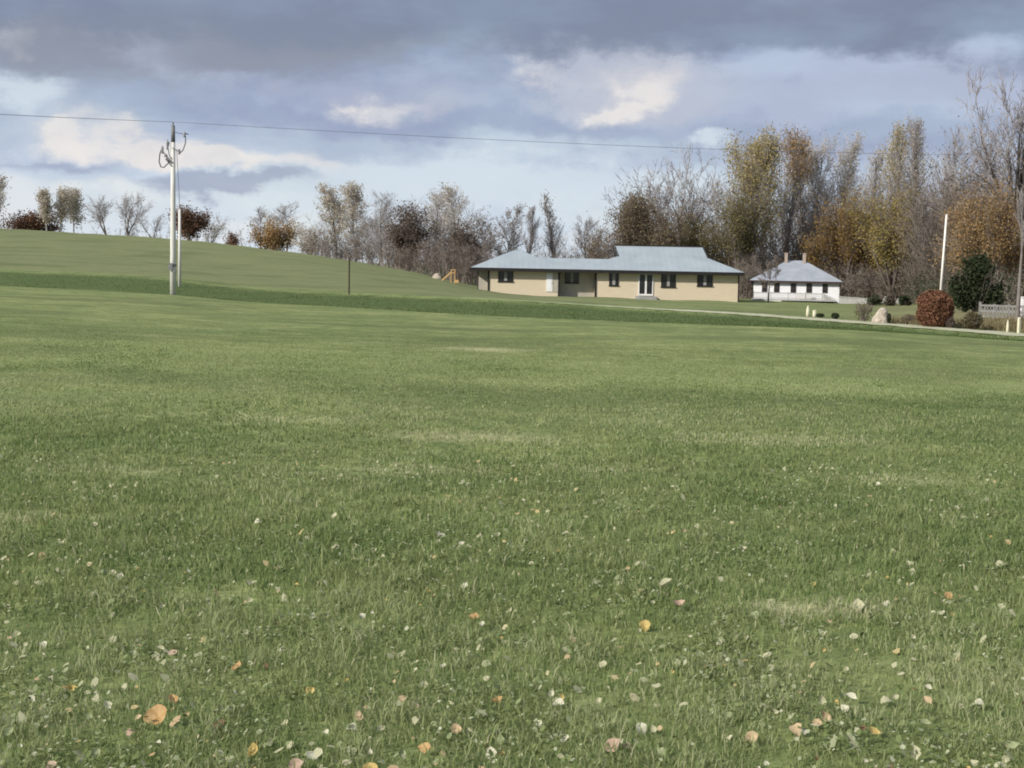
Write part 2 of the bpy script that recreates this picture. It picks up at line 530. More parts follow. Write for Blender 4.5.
ditch = sm(GY, KYg[..., 2] - 0.2, KYg[..., 2] + 0.8) * (1 - sm(GY, KYg[..., 5] - 0.8, KYg[..., 5] + 0.3))
hill = sm(GY, KYg[..., 5] + 2.5, KYg[..., 5] + 8) * (0.35 + 0.65 * (1 - sm(TT, 0.0, 0.12)))
pd = at(485, 349.5, 1)
dx0, dx1 = at(440, 348, 1), at(536, 351, 1)
# bare patch: where that picture spot meets the ground


def hit(px, py):
    d = ray(px, py)
    Ys = np.arange(3.0, 160.0, 0.25)
    below = CAM_Z + d.z * Ys / d.y < ground_np(d.x * Ys / d.y, Ys)
    i = int(np.argmax(below))
    lo, hi = Ys[i] - 0.25, Ys[i]
    for _ in range(14):
        mdl = (lo + hi) / 2
        k = mdl / d.y
        if CAM_Z + d.z * k < gz(d.x * k, mdl): hi = mdl
        else: lo = mdl
    k = hi / d.y
    return Vector((d.x * k, hi, gz(d.x * k, hi)))


P0, P1 = hit(442, 347.5), hit(534, 351.5)
ux, uy = P1.x - P0.x, P1.y - P0.y
L2 = ux * ux + uy * uy
s_ = ((GX - P0.x) * ux + (GY - P0.y) * uy) / L2
dd = np.abs((GX - P0.x) * uy - (GY - P0.y) * ux) / math.sqrt(L2)
dry = np.clip(1 - np.abs(s_ - 0.5) * 1.9, 0, 1) ** 0.5 * np.clip(1.1 - dd / 0.95, 0, 1) * (0.6 + 0.5 * fbm(GX * 2, GY * 2, 2))
WORN = ((460, 437, 0.9, 0.5, 0.4), (520, 440, 0.7, 0.35, 0.35), (800, 612, 0.28, 0.14, 0.7), (845, 615, 0.22, 0.12, 0.6), (770, 440, 1.2, 0.6, 0.3), (420, 470, .6, .3, .3), (600, 470, .5, .3, .25), (100, 470, .7, .3, .25), (900, 480, .6, .3, .3), (300, 420, 1.0, .5, .25), (15, 520, .35, .2, .4))
for (px, py, rx, ry, a) in WORN:
    p = hit(px, py)
    dry = np.maximum(dry, a * np.clip(1.3 - ((GX - p.x) / rx) ** 2 - ((GY - p.y) / ry) ** 2, 0, 1))
litter = sm(TT, 0.20, 0.26) * sm(GY, KYg[..., 6] + 1.0, KYg[..., 6] + 6) * (0.4 + 0.6 * sm(TT, 0.28, 0.31))
litter = np.maximum(litter, sm(GY, 172, 185) * sm(TT, 0.02, 0.08))
pale = np.zeros_like(GX)
for (px, py, rx, ry, a) in ((900, 388, 7.5, 3.6, 1.0), (700, 372, 6, 3.0, .6), (120, 350, 8, 5, .6), (250, 395, 4, 2.2, .4)):
    p = hit(px, py)
    pale = np.maximum(pale, a * np.clip(1.25 - ((GX - p.x) / rx) ** 2 - ((GY - p.y) / ry) ** 2, 0, 1))
hollow = sm(fbm(GX / 5.0 + 9, GY / 3.2 + 3, 4), .54, .68) * 0.8
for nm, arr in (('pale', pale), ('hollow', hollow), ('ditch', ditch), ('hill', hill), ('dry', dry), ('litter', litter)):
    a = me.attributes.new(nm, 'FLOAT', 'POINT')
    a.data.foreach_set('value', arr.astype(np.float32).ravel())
g = bpy.data.objects.new('ground', me)
COL.objects.link(g)
tag(g, kind='structure')

# gravel lane along the top of the ditch bank
ts = np.linspace(at(462, 300, 1).x, TK[-1] - 0.005, 260)
KYr, KZr = knots(ts)
rows = []
for j, off in enumerate((0.12, 0.5, 1.4, 2.3, 2.75)):
    w = np.clip((ts - ts[0]) / 0.24, 0.02, 1) ** .7 * (0.85 + 0.3 * (vnoise(ts * 60, ts * 0 + 3.3) - .5))
    yy = KYr[:, 5] + 1.4 + (off - 1.4) * w
    xx = ts * yy
    lift = (0.0, 0.035, 0.05, 0.035, 0.0)[j]
    rows.append(np.stack([xx, yy, ground_np(xx, yy) + 0.02 + lift + 0.03 * (vnoise(xx * 2, yy * 2) - 0.5)], -1))
rv = np.concatenate(rows)
n = len(ts)
ri = np.arange(5 * n).reshape(5, n)
rq = np.stack([ri[:-1, :-1], ri[:-1, 1:], ri[1:, 1:], ri[1:, :-1]], -1).reshape(-1, 4)
def lane_mat():
    m, nt, out = new_mat('lane_gravel')
    b = nt.nodes.new('ShaderNodeBsdfPrincipled')
    b.inputs['Roughness'].default_value = .95
    w = obj_coords(nt, world=True)
    f = noise(nt, 5, 8, .65, w)
    c = ramp(nt, f, [(.3, (.27, .275, .175)), (.7, (.47, .46, .335))])
    a = nt.nodes.new('ShaderNodeAttribute'); a.attribute_name = 'rnd'      # how far grass has crept over the lane
    g_ = math_n(nt, 'SUBTRACT', math_n(nt, 'MULTIPLY', a.outputs['Fac'], 1.9), math_n(nt, 'MULTIPLY', noise(nt, 1.6, 6, .7, w), .9), clamp=True)
    c = mixc(nt, g_, c, (.17, .215, .09))
    nt.links.new(c, b.inputs['Base Color'])
    nt.links.new(b.outputs[0], out.inputs[0])
    return m


creep = np.clip(1.0 - (ts - ts[0]) / 0.16, 0.1, 1)
creep5 = np.concatenate([np.clip(creep + e, 0, 1) for e in (.5, .12, .0, .1, .5)])
me = np_mesh('gravel_lane', rv, rq.ravel(), np.arange(len(rq)) * 4, lane_mat(), creep5, True)
o = bpy.data.objects.new('gravel_lane', me); COL.objects.link(o); tag(o, kind='structure')


# ------------------------------------------------------------------ grass
def blade_mesh(name, X, Y, Z, h, w, lean, mat, rnd, seed=1):
    r = np.random.default_rng(seed)
    N = len(X)
    az = r.random(N) * 2 * np.pi
    la = r.random(N) * 2 * np.pi
    lx, ly = np.cos(la) * np.sin(lean) * h, np.sin(la) * np.sin(lean) * h
    wx, wy = np.cos(az) * w / 2, np.sin(az) * w / 2
    V = np.empty((N, 5, 3), np.float32)
    Z0 = Z - 0.01
    V[:, 0] = np.stack([X - wx, Y - wy, Z0], -1)
    V[:, 1] = np.stack([X + wx, Y + wy, Z0], -1)
    V[:, 2] = np.stack([X - wx * .75 + lx * .35, Y - wy * .75 + ly * .35, Z + h * .62 * np.cos(lean * .7)], -1)
    V[:, 3] = np.stack([X + wx * .75 + lx * .35, Y + wy * .75 + ly * .35, Z + h * .62 * np.cos(lean * .7)], -1)
    V[:, 4] = np.stack([X + lx, Y + ly, Z + h * np.cos(lean)], -1)
    b = (np.arange(N) * 5)[:, None]
    L = (b + np.array([[0, 1, 3, 2, 2, 3, 4]])).ravel()
    S = (np.arange(N)[:, None] * 7 + np.array([[0, 4]])).ravel()
    me = np_mesh(name, V.reshape(-1, 3), L, S, mat, np.repeat(rnd, 5), False)
    o = bpy.data.objects.new(name, me)
    COL.objects.link(o)
    return o


NB = 660000
aexp = 1.45
u = RNG.random(NB)
ya, yb = 3.4, 46.0
Yb = (ya ** (2 - aexp) + u * (yb ** (2 - aexp) - ya ** (2 - aexp))) ** (1 / (2 - aexp))
Xb = (RNG.random(NB) * 2 - 1) * np.where(RNG.random(NB) < .3, 0.36 * Yb + 3.0, 0.4 * Yb + .2)
# clumps: pull blades toward tuft centres
cl = np.clip(0.5 + 1.5 * (fbm(Xb * 6.0, Yb * 4.0, 3) - .5), 0, 1)
cl2 = np.clip(0.5 + 1.7 * (fbm(Xb * 0.8 + 30, Yb * 0.5 + 70, 4) - .5), 0, 1)
keep = RNG.random(NB) < np.clip(0.25 + 1.1 * cl, 0, 1)
Xb, Yb, cl, cl2 = Xb[keep], Yb[keep], cl[keep], cl2[keep]
KYb, _ = knots(Xb / np.maximum(Yb, 25))
inside = Yb < KYb[:, 2] + 0.3
Xb, Yb, cl, cl2 = Xb[inside], Yb[inside], cl[inside], cl2[inside]
Nn = len(Xb)
hb = (0.024 + 0.044 * RNG.random(Nn)) * (0.28 + 0.85 * cl + 0.6 * cl2) * (1 + 0.012 * Yb)
hb *= np.where(RNG.random(Nn) < 0.03, 1.6, 1.0)
hb *= 1 - 0.62 * sm(Yb, 6, 22) - .3 * sm(Yb, 22, 46)
wb_k = 1 - 0.45 * sm(Yb, 12, 40)
wb = (0.0034 + 0.003 * RNG.random(Nn)) * (np.maximum(Yb, 5) / 5) ** 0.75 * wb_k
ln = 0.25 + 1.05 * RNG.random(Nn)
rb = np.clip(0.5 * RNG.random(Nn) + 0.9 * (fbm(Xb * 0.6 + 3, Yb * 0.35 + 9, 4) - 0.5) + 0.4 * (cl - .5) + 0.3, 0, 0.92)
rb = np.where(RNG.random(Nn) < 0.06, 0.9 + 0.1 * RNG.random(Nn), rb)
sb_ = ((Xb - P0.x) * ux + (Yb - P0.y) * uy) / L2
db_ = np.abs((Xb - P0.x) * uy - (Yb - P0.y) * ux) / math.sqrt(L2)
dm = np.clip(1 - np.abs(sb_ - 0.5) * 1.9, 0, 1) ** 0.5 * np.clip(1.1 - db_ / 0.95, 0, 1)
for (px, py, rx, ry, a) in WORN:
    p = hit(px, py)
    dm = np.maximum(dm, a * np.clip(1.3 - ((Xb - p.x) / rx) ** 2 - ((Yb - p.y) / ry) ** 2, 0, 1))
rb = np.where(RNG.random(Nn) < dm * 1.1, 0.93 + 0.07 * RNG.random(Nn), rb)
gr = blade_mesh('pasture_grass', Xb, Yb, ground_np(Xb, Yb), hb, wb, ln, M['grass_blade'], rb, 5)
tag(gr, 'short pasture grass covering the field', 'grass', kind='stuff')

# rank grass in the roadside ditch
N2 = 30000
t2 = RNG.uniform(TK[1] - 0.05, TK[-2] + 0.05, N2)
K2, _ = knots(t2)
f2 = RNG.random(N2)
Y2 = K2[:, 2] - 0.3 + f2 * (K2[:, 5] - K2[:, 2] + 0.25)
X2 = t2 * Y2
h2 = (0.02 + 0.035 * RNG.random(N2)) * (0.5 + fbm(X2 * 0.7, Y2 * 0.7, 2))
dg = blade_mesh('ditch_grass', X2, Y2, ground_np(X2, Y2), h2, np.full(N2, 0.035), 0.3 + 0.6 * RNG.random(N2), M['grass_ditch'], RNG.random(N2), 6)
tag(dg, 'rank dark green grass in the ditch before the lane', 'grass', kind='stuff')

# dry tall grass and weeds by the posts on the right
N3 = 9000
X3, Y3 = [], []
for (px, y0, sx, sy, k) in ((995, 63.5, 1.3, 2.4, 0.4), (1035, 64, 1.6, 2.6, 0.3), (955, 66, 1.6, 2.2, 0.2), (908, 67, 0.5, 0.7, 0.1)):
    c = at(px, 330, y0)
    m_ = int(N3 * k)
    X3.append(c.x + RNG.normal(0, sx, m_)); Y3.append(y0 + RNG.normal(0, sy, m_))
X3, Y3 = np.concatenate(X3), np.concatenate(Y3)
K3, _ = knots(X3 / Y3)
ok = Y3 > K3[:, 6] + 0.4
X3, Y3 = X3[ok], Y3[ok]
h3 = 0.1 + 0.32 * RNG.random(len(X3)) ** 1.8
wg = blade_mesh('dry_weeds', X3, Y3, ground_np(X3, Y3), h3, np.full(len(X3), 0.03), 0.2 + 0.5 * RNG.random(len(X3)), M['grass_dry'], RNG.random(len(X3)), 8)
tag(wg, 'tan dry weeds growing beside the gravel lane', 'weeds', kind='stuff')


# clover leaflets among the near grass
def clover():
    N = 62000
    Y = 3.6 + (RNG.random(N) ** 1.3) * 9.5
    X = (RNG.random(N) * 2 - 1) * 0.43 * Y
    k = fbm(X * 2.2 + 50, Y * 2.2 + 20, 2)
    ok = RNG.random(N) < np.clip((k - 0.42) * 5, 0.05, 1)
    X, Y = X[ok], Y[ok]
    N = len(X)
    Zc = ground_np(X, Y) + 0.022 + 0.03 * RNG.random(N)
    r = 0.0045 + 0.006 * RNG.random(N) ** 2
    a0 = RNG.random(N) * 6.28
    tx, ty = RNG.normal(0, .45, N), RNG.normal(0, .45, N)
    V = np.empty((N, 6, 3), np.float32)
    for i in range(6):
        a = a0 + i * np.pi / 3
        ex, ey = np.cos(a) * r, np.sin(a) * r
        V[:, i] = np.stack([X + ex, Y + ey, Zc + ex * tx + ey * ty], -1)
    me = np_mesh('clover', V.reshape(-1, 3), np.arange(N * 6), np.arange(N) * 6, M['clover'], np.repeat(RNG.random(N), 6))
    o = bpy.data.objects.new('clover', me); COL.objects.link(o)
    tag(o, 'small clover leaflets among the near grass', 'clover', kind='stuff')


clover()


def leaf_scraps():
    N = 2600
    Y = 3.8 + (RNG.random(N) ** 1.2) * 9.0
    X = (RNG.random(N) * 2 - 1) * 0.43 * Y
    k = fbm(X * 1.3 + 11, Y * 1.3 + 61, 3)
    ok = RNG.random(N) < np.clip((k - 0.36) * 4.5, 0.05, 1)
    X, Y = X[ok], Y[ok]
    N = len(X)
    Zc = ground_np(X, Y) + 0.018 + 0.022 * RNG.random(N)
    r = 0.006 + 0.012 * RNG.random(N) ** 1.6
    a0 = RNG.random(N) * 6.28
    tx, ty = RNG.normal(0, .5, N), RNG.normal(.45, .45, N)
    V = np.empty((N, 7, 3), np.float32)
    for i in range(7):
        a = a0 + i * 2 * np.pi / 7
        rr_ = r * RNG.uniform(.55, 1.15, N)
        ex, ey = np.cos(a) * rr_ * 1.25, np.sin(a) * rr_
        V[:, i] = np.stack([X + ex, Y + ey, Zc + ex * tx + ey * ty + RNG.normal(0, .001, N)], -1)
    me = np_mesh('leaf_scraps', V.reshape(-1, 3), np.arange(N * 7), np.arange(N) * 7, M['scraps'], np.repeat(RNG.random(N), 7))
    o = bpy.data.objects.new('leaf_scraps', me); COL.objects.link(o)
    tag(o, 'tiny pale leaf scraps scattered through the near grass', 'leaf litter', kind='stuff')


leaf_scraps()


# ------------------------------------------------------------------ fallen leaves
def leaf_shape(seed, broad, curl, fold):
    r = random.Random(seed)
    nu, nvv = 9, 5
    vs, fs = [], []
    for i in range(nu):
        s = i / (nu - 1)
        wdt = broad * (math.sin(math.pi * min(1, s * 0.94 + 0.03)) ** 0.8) * (1 - 0.32 * s)
        wdt *= 1 + 0.12 * (r.random() - .5)
        for j in range(nvv):
            q_ = (j / (nvv - 1) - 0.5) * 2
            x = q_ * wdt * 0.5
            y = s - 0.5
            z = curl * (s - 0.45) ** 2 * 1.6 + fold * abs(q_) * wdt + 0.05 * (r.random() - .5)
            vs.append((x, y, z))
    for i in range(nu - 1):
        for j in range(nvv - 1):
            a = i * nvv + j
            fs.append((a, a + 1, a + nvv + 1, a + nvv))
    b = len(vs)
    vs += [(-0.012, -0.5, 0.02), (0.012, -0.5, 0.02), (0.02, -0.78, 0.1), (-0.004, -0.78, 0.1)]
    fs.append((b, b + 1, b + 2, b + 3))
    return vs, fs


SHAPES = [leaf_shape(1, 0.95, 0.3, 0.12), leaf_shape(2, 1.05, 0.6, 0.2), leaf_shape(3, 0.8, 1.1, 0.35), leaf_shape(4, 1.0, -0.4, 0.3), leaf_shape(5, 0.9, 0.5, 0.5)]
_leafmesh = {}


def leaf_obj(shape, colour):
    key = (shape, colour)
    if key not in _leafmesh:
        b = MB()
        b.add(*SHAPES[shape])
        o = b.build('fallen_leaf', M['fallen_' + colour], smooth=True)
        _leafmesh[key] = o
        return o
    o = _leafmesh[key].copy()
    COL.objects.link(o)
    return o


LEAVES = [  # px, py, size in px, colour, special label
    (257, 520, 8, 'white'), (4, 556, 9, 'cream'), (120, 575, 7, 'white'), (162, 605, 6, 'cream'), (250, 599, 8, 'cream'), (208, 598, 6, 'cream'),
    (43, 642, 9, 'white'), (17, 633, 8, 'cream'), (160, 647, 9, 'cream'), (173, 650, 12, 'pink', 'long pinkish beige leaf beside a pale one at the left'), (282, 648, 8, 'white'),
    (237, 663, 13, 'orange', 'small orange leaf with pale edge in the left grass'), (72, 686, 11, 'yellow', 'amber yellow leaf alone near the left edge'), (311, 689, 11, 'yellow'),
    (31, 697, 9, 'white'), (108, 703, 10, 'white'), (89, 714, 9, 'green'),
    (158, 710, 22, 'orange', 'largest bright orange curled leaf at lower left'), (172, 697, 14, 'orange', 'upright pale orange leaf tip touching the largest orange leaf'), (139, 716, 9, 'beige'),
    (10, 730, 11, 'green'), (52, 702, 7, 'cream'), (220, 722, 12, 'brown'), (327, 731, 8, 'white'), (255, 748, 16, 'yellow', 'bright yellow leaf at the lower left near the bottom edge'),
    (312, 753, 12, 'white', 'cream white leaf beside a pink one at the bottom'), (296, 761, 13, 'pink', 'pink leaf lying next to the cream white one at the bottom'),
    (52, 762, 13, 'pink', 'pinkish leaf in the bottom left corner'), (96, 751, 14, 'green'), (312, 614, 7, 'white'), (337, 545, 7, 'cream'), (296, 525, 6, 'cream'), (190, 660, 9, 'green'), (286, 722, 10, 'cream'),
    (441, 532, 10, 'white', 'whitest leaf in the middle of the field'), (438, 540, 7, 'cream'), (462, 542, 7, 'white'), (498, 534, 7, 'cream'), (566, 531, 7, 'cream'), (526, 538, 6, 'cream'), (465, 584, 8, 'white'),
    (510, 610, 9, 'cream'), (474, 613, 14, 'orange', 'orange yellow leaf above a small cream one at centre'), (482, 622, 8, 'white', 'small cream leaf below the orange yellow one at centre'),
    (362, 614, 8, 'white'), (620, 582, 7, 'cream'), (644, 563, 8, 'cream'), (667, 581, 13, 'cream'), (645, 621, 13, 'yellow', 'folded yellow leaf right of centre'),
    (652, 602, 6, 'white'), (679, 602, 11, 'pink', 'pinkish beige leaf right of centre standing out of the grass'), (585, 606, 7, 'green'), (443, 664, 7, 'white'), (424, 683, 8, 'cream'),
    (404, 695, 13, 'beige', 'tan leaf left of centre above the cream cluster'), (415, 703, 9, 'pink'), (498, 698, 13, 'orange', 'tan orange leaf at the bottom centre'), (560, 702, 13, 'white', 'large cream leaf standing on edge at bottom centre'),
    (551, 692, 9, 'white'), (600, 700, 9, 'cream'), (358, 714, 12, 'beige', 'beige leaf above a cream one at lower left of centre'), (352, 725, 11, 'white'), (381, 727, 10, 'cream'),
    (434, 724, 10, 'green'), (458, 728, 13, 'beige'), (469, 729, 9, 'cream'), (425, 744, 13, 'orange', 'deep amber upright leaf at the bottom centre'), (501, 738, 10, 'green'), (492, 751, 13, 'white', 'white curled leaf with a dark hollow at bottom centre'),
    (540, 722, 9, 'white'), (564, 738, 8, 'white'), (613, 741, 17, 'pink', 'largest pink leaf at the bottom centre'), (627, 744, 10, 'pink', 'small pink leaf right beside the largest pink one'), (641, 725, 13, 'white'), (655, 728, 9, 'cream'),
    (370, 764, 16, 'yellow', 'yellow leaf cut by the bottom edge left of centre'), (661, 750, 11, 'green'), (600, 723, 8, 'green'),
    (813, 582, 8, 'yellow', 'tiny bright yellow leaf farthest back on the right'), (742, 547, 8, 'cream'), (893, 549, 6, 'cream'), (1000, 562, 11, 'cream'), (859, 603, 12, 'cream'), (886, 602, 9, 'white'), (823, 629, 11, 'cream'), (854, 634, 11, 'cream'),
    (948, 594, 10, 'orange', 'dull orange leaf in the right side grass'), (942, 612, 7, 'white'), (851, 695, 12, 'white', 'bright white leaf right of the tan leaves on the right'), (845, 706, 9, 'white'), (822, 699, 10, 'cream'), (886, 698, 10, 'cream'), (895, 695, 9, 'cream'),
    (978, 700, 12, 'white', 'large white leaf near the right edge'), (927, 699, 10, 'beige'), (928, 686, 8, 'white'), (826, 714, 13, 'beige', 'tan leaf leaning up beside a longer tan one on the right'), (818, 720, 10, 'beige'),
    (796, 725, 14, 'beige', 'long tan leaf at the lower right of centre'), (804, 728, 9, 'white'), (752, 733, 15, 'beige', 'broad tan leaf standing in dark grass right of centre'), (874, 729, 12, 'yellow', 'butter yellow leaf at the lower right'),
    (914, 749, 16, 'cream', 'broad cream leaf at lower right near the bottom edge'), (1011, 743, 16, 'green'), (925, 721, 12, 'green'), (975, 761, 11, 'cream'), (775, 711, 8, 'cream'), (728, 714, 10, 'green'), (865, 760, 9, 'white'), (963, 517, 6, 'cream'),
    (912, 570, 8, 'cream'), (878, 483, 6, 'white'), (1006, 756, 10, 'cream'), (700, 760, 9, 'green'), (720, 640, 9, 'green'), (700, 653, 9, 'green'), (755, 612, 9, 'green'), (1002, 604, 8, 'cream'), (697, 525, 6, 'cream'), (685, 530, 5, 'pink'),
    (560, 755, 9, 'cream'), (402, 752, 10, 'green'), (330, 700, 8, 'green'), (262, 655, 7, 'green'), (130, 730, 9, 'pink'), (8, 605, 7, 'cream'), (60, 560, 6, 'cream'), (340, 585, 6, 'green'),
]
rl = random.Random(5)
for i in range(165):
    py = 768 - 250 * rl.random() ** 1.7
    LEAVES.append((rl.uniform(0, 1024), py, rl.uniform(4.0, 7.5) * (0.5 + 0.5 * (py - 500) / 268), rl.choice(['green', 'cream', 'cream', 'cream', 'white', 'yellow', 'beige', 'brown'])))
LTXT = {'cream': 'pale cream fallen leaf lying in the short grass', 'white': 'whitish dry leaf lying in the short grass', 'yellow': 'dull yellow leaf lying in the short grass',
        'beige': 'plain beige leaf lying in the short grass', 'pink': 'small pinkish dead leaf lying in the short grass', 'orange': 'plain orange leaf lying in the grass',
        'brown': 'dark brown withered leaf lying in the short grass', 'green': 'faded grey green leaf lying in the short grass'}
for L in LEAVES:
    px, py, s, c = L[:4]
    p = hit(px, py + s * 0.3)
    size = s * p.y / F * rl.uniform(.9, 1.15)
    o = leaf_obj(rl.randrange(5), c)
    hh = 0.016 + 0.26 * size
    kk = 1 - hh / (CAM_Z - p.z)
    o.location = (p.x * kk, p.y * kk, CAM_Z + (p.z - CAM_Z) * kk)
    o.scale = (size, size, size)
    o.rotation_euler = (Matrix.Rotation(rl.uniform(0.25, 1.0), 3, 'X') @ Matrix.Rotation(rl.uniform(-.5, .35), 3, 'Y') @ Matrix.Rotation(rl.uniform(0, 6.28), 3, 'Z')).to_euler()
    tag(o, L[4] if len(L) > 4 else LTXT[c], 'leaf', 'fallen leaves in the grass')


# ------------------------------------------------------------------ trees
def norm(v):
    l = math.sqrt(v[0] ** 2 + v[1] ** 2 + v[2] ** 2) or 1
    return (v[0] / l, v[1] / l, v[2] / l)


def off_dir(r, d, ang):
    ref = (0, 0, 1) if abs(d[2]) < 0.9 else (1, 0, 0)
    ux = norm((d[1] * ref[2] - d[2] * ref[1], d[2] * ref[0] - d[0] * ref[2], d[0] * ref[1] - d[1] * ref[0]))
    vx = (d[1] * ux[2] - d[2] * ux[1], d[2] * ux[0] - d[0] * ux[2], d[0] * ux[1] - d[1] * ux[0])
    a = r.uniform(0, 2 * math.pi)
    c, s = math.cos(ang), math.sin(ang)
    ca, sa = math.cos(a), math.sin(a)
    return norm(tuple(d[i] * c + s * (ca * ux[i] + sa * vx[i]) for i in range(3)))


class Skel:
    def __init__(self, seed):
        self.r = random.Random(seed)
        self.segs = []       # (p0, p1, r0, r1, level)

    def branch(self, p, d, L, rad, lv, maxlv, ang, trop, wander, nchild):
        r = self.r
        n = 5 if lv == 0 else (4 if lv == 1 else (3 if lv == 2 else 2))
        r0 = rad
        for i in range(n):
            d = norm((d[0] + r.gauss(0, wander), d[1] + r.gauss(0, wander), d[2] + r.gauss(0, wander) + trop))
            q_ = tuple(p[k] + d[k] * L / n for k in range(3))
            r1 = rad * (1 - 0.78 * (i + 1) / n)
            self.segs.append((p, q_, r0, r1, lv))
            if lv < maxlv and (i > 0 or lv > 1):
                for _ in range(nchild):
                    if r.random() < 0.85:
                        self.branch(q_, off_dir(r, d, ang * r.uniform(0.6, 1.3)), L * r.uniform(0.32, 0.6), max(r1 * 0.6, 0.004), lv + 1, maxlv, ang, trop, wander, nchild)
            p, r0 = q_, r1


def skel_poplar(seed, H, nb=26, ang=0.55, hb=0.25, prof='col', maxlv=3, lean=0.02):
    s = Skel(seed)
    r = s.r
    p = (0, 0, 0); d = (r.gauss(0, lean), r.gauss(0, lean), 1)
    n = 10
    R = H * 0.014 + 0.03
    pts = [p]
    for i in range(n):
        d = norm((d[0] + r.gauss(0, 0.035), d[1] + r.gauss(0, 0.035), d[2]))
        q_ = tuple(p[k] + d[k] * H / n for k in range(3))
        s.segs.append((p, q_, R * (1 - 0.9 * i / n), R * (1 - 0.9 * (i + 1) / n), 0))
        p = q_
        pts.append(p)
    for b in range(nb):
        h = hb + (0.97 - hb) * (b + r.random()) / nb
        k = min(int(h * n), n - 1)
        f = h * n - k
        p = tuple(pts[k][c] * (1 - f) + pts[k + 1][c] * f for c in range(3))
        u_ = (h - hb) / (1 - hb)
        if prof == 'col': L = 0.30 * (1 - 0.62 * u_) * (0.55 + 0.45 * min(1, u_ * 4))
        elif prof == 'cone': L = 0.27 * (1 - 0.85 * u_)
        else: L = 0.42 * math.sin(math.pi * min(1, 0.18 + 0.8 * u_)) ** 0.7 * (1 - 0.4 * u_)
        L *= H * r.uniform(0.75, 1.2)
        a = ang * r.uniform(0.75, 1.3)
        s.branch(p, off_dir(r, (0, 0, 1), a), L, R * 0.34 * (1 - 0.6 * u_), 1, maxlv, 0.55, 0.16, 0.1, 3)
    return s


def skel_spread(seed, H, limbs=5, hb=0.22, maxlv=4, ang=0.62, nchild=3, open_=0.6, trop=.06):
    s = Skel(seed)
    r = s.r
    R = H * 0.022 + 0.03
    p = (0, 0, 0)
    d = (r.gauss(0, .04), r.gauss(0, .04), 1)
    for i in range(3):
        d = norm((d[0] + r.gauss(0, 0.04), d[1] + r.gauss(0, 0.04), d[2]))
        q_ = tuple(p[k] + d[k] * H * hb / 3 for k in range(3))
        s.segs.append((p, q_, R * (1 - 0.1 * i), R * (0.9 - 0.1 * i), 0))
        p = q_
    for b in range(limbs):
        a = (0.1 + open_ * (b / max(1, limbs - 1))) * r.uniform(0.8, 1.2)
        s.branch(p, off_dir(r, (0, 0, 1), a), H * (1 - hb) * r.uniform(0.72, 0.98) / max(0.75, math.cos(a * .7)), R * 0.55, 1, maxlv, ang, trop, 0.12, nchild)
    return s


def skel_bush(seed, H, stems=9, maxlv=3, open_=0.7):
    s = Skel(seed)
    r = s.r
    for b in range(stems):
        a = r.uniform(0.05, open_)
        s.branch((r.gauss(0, H * .04), r.gauss(0, H * .04), 0), off_dir(r, (0, 0, 1), a), H * r.uniform(0.6, 1.0), H * 0.012 + 0.008, 1, maxlv, 0.6, 0.05, 0.12, 2)
    return s


def seg_mesh(segs, n, rmin):
    P0 = np.array([s[0] for s in segs]); P1 = np.array([s[1] for s in segs])
    R0 = np.maximum(np.array([s[2] for s in segs]), rmin); R1 = np.maximum(np.array([s[3] for s in segs]), rmin * 0.7)
    D = P1 - P0
    D /= np.linalg.norm(D, axis=1, keepdims=True) + 1e-9
    ref = np.where(np.abs(D[:, 2:3]) < 0.9, np.array([[0, 0, 1.0]]), np.array([[1.0, 0, 0]]))
    U = np.cross(D, ref); U /= np.linalg.norm(U, axis=1, keepdims=True)
    W = np.cross(D, U)
    N = len(segs)
    V = np.empty((N, 2, n, 3))
    for k in range(n):
        a = 2 * np.pi * k / n
        e = math.cos(a) * U + math.sin(a) * W
        V[:, 0, k] = P0 + R0[:, None] * e
        V[:, 1, k] = P1 + R1[:, None] * e
    base = np.arange(N)[:, None, None] * 2 * n
    k = np.arange(n)
    Q = np.stack([k, (k + 1) % n, n + (k + 1) % n, n + k], -1)[None] + base
    return V.reshape(-1, 3), Q.reshape(-1, 4)


def leaf_quads(C, size, r):
    N = len(C)
    A = r.normal(size=(N, 3)); A /= np.linalg.norm(A, axis=1, keepdims=True)
    B = r.normal(size=(N, 3)); B -= A * (A * B).sum(1, keepdims=True); B /= np.linalg.norm(B, axis=1, keepdims=True)
    s = size * r.uniform(0.6, 1.3, (N, 1))
    V = np.stack([C - A * s, C - B * s * .6, C + A * s, C + B * s * .6], 1)
    return V.reshape(-1, 3), (np.arange(N)[:, None] * 4 + np.arange(4)[None])


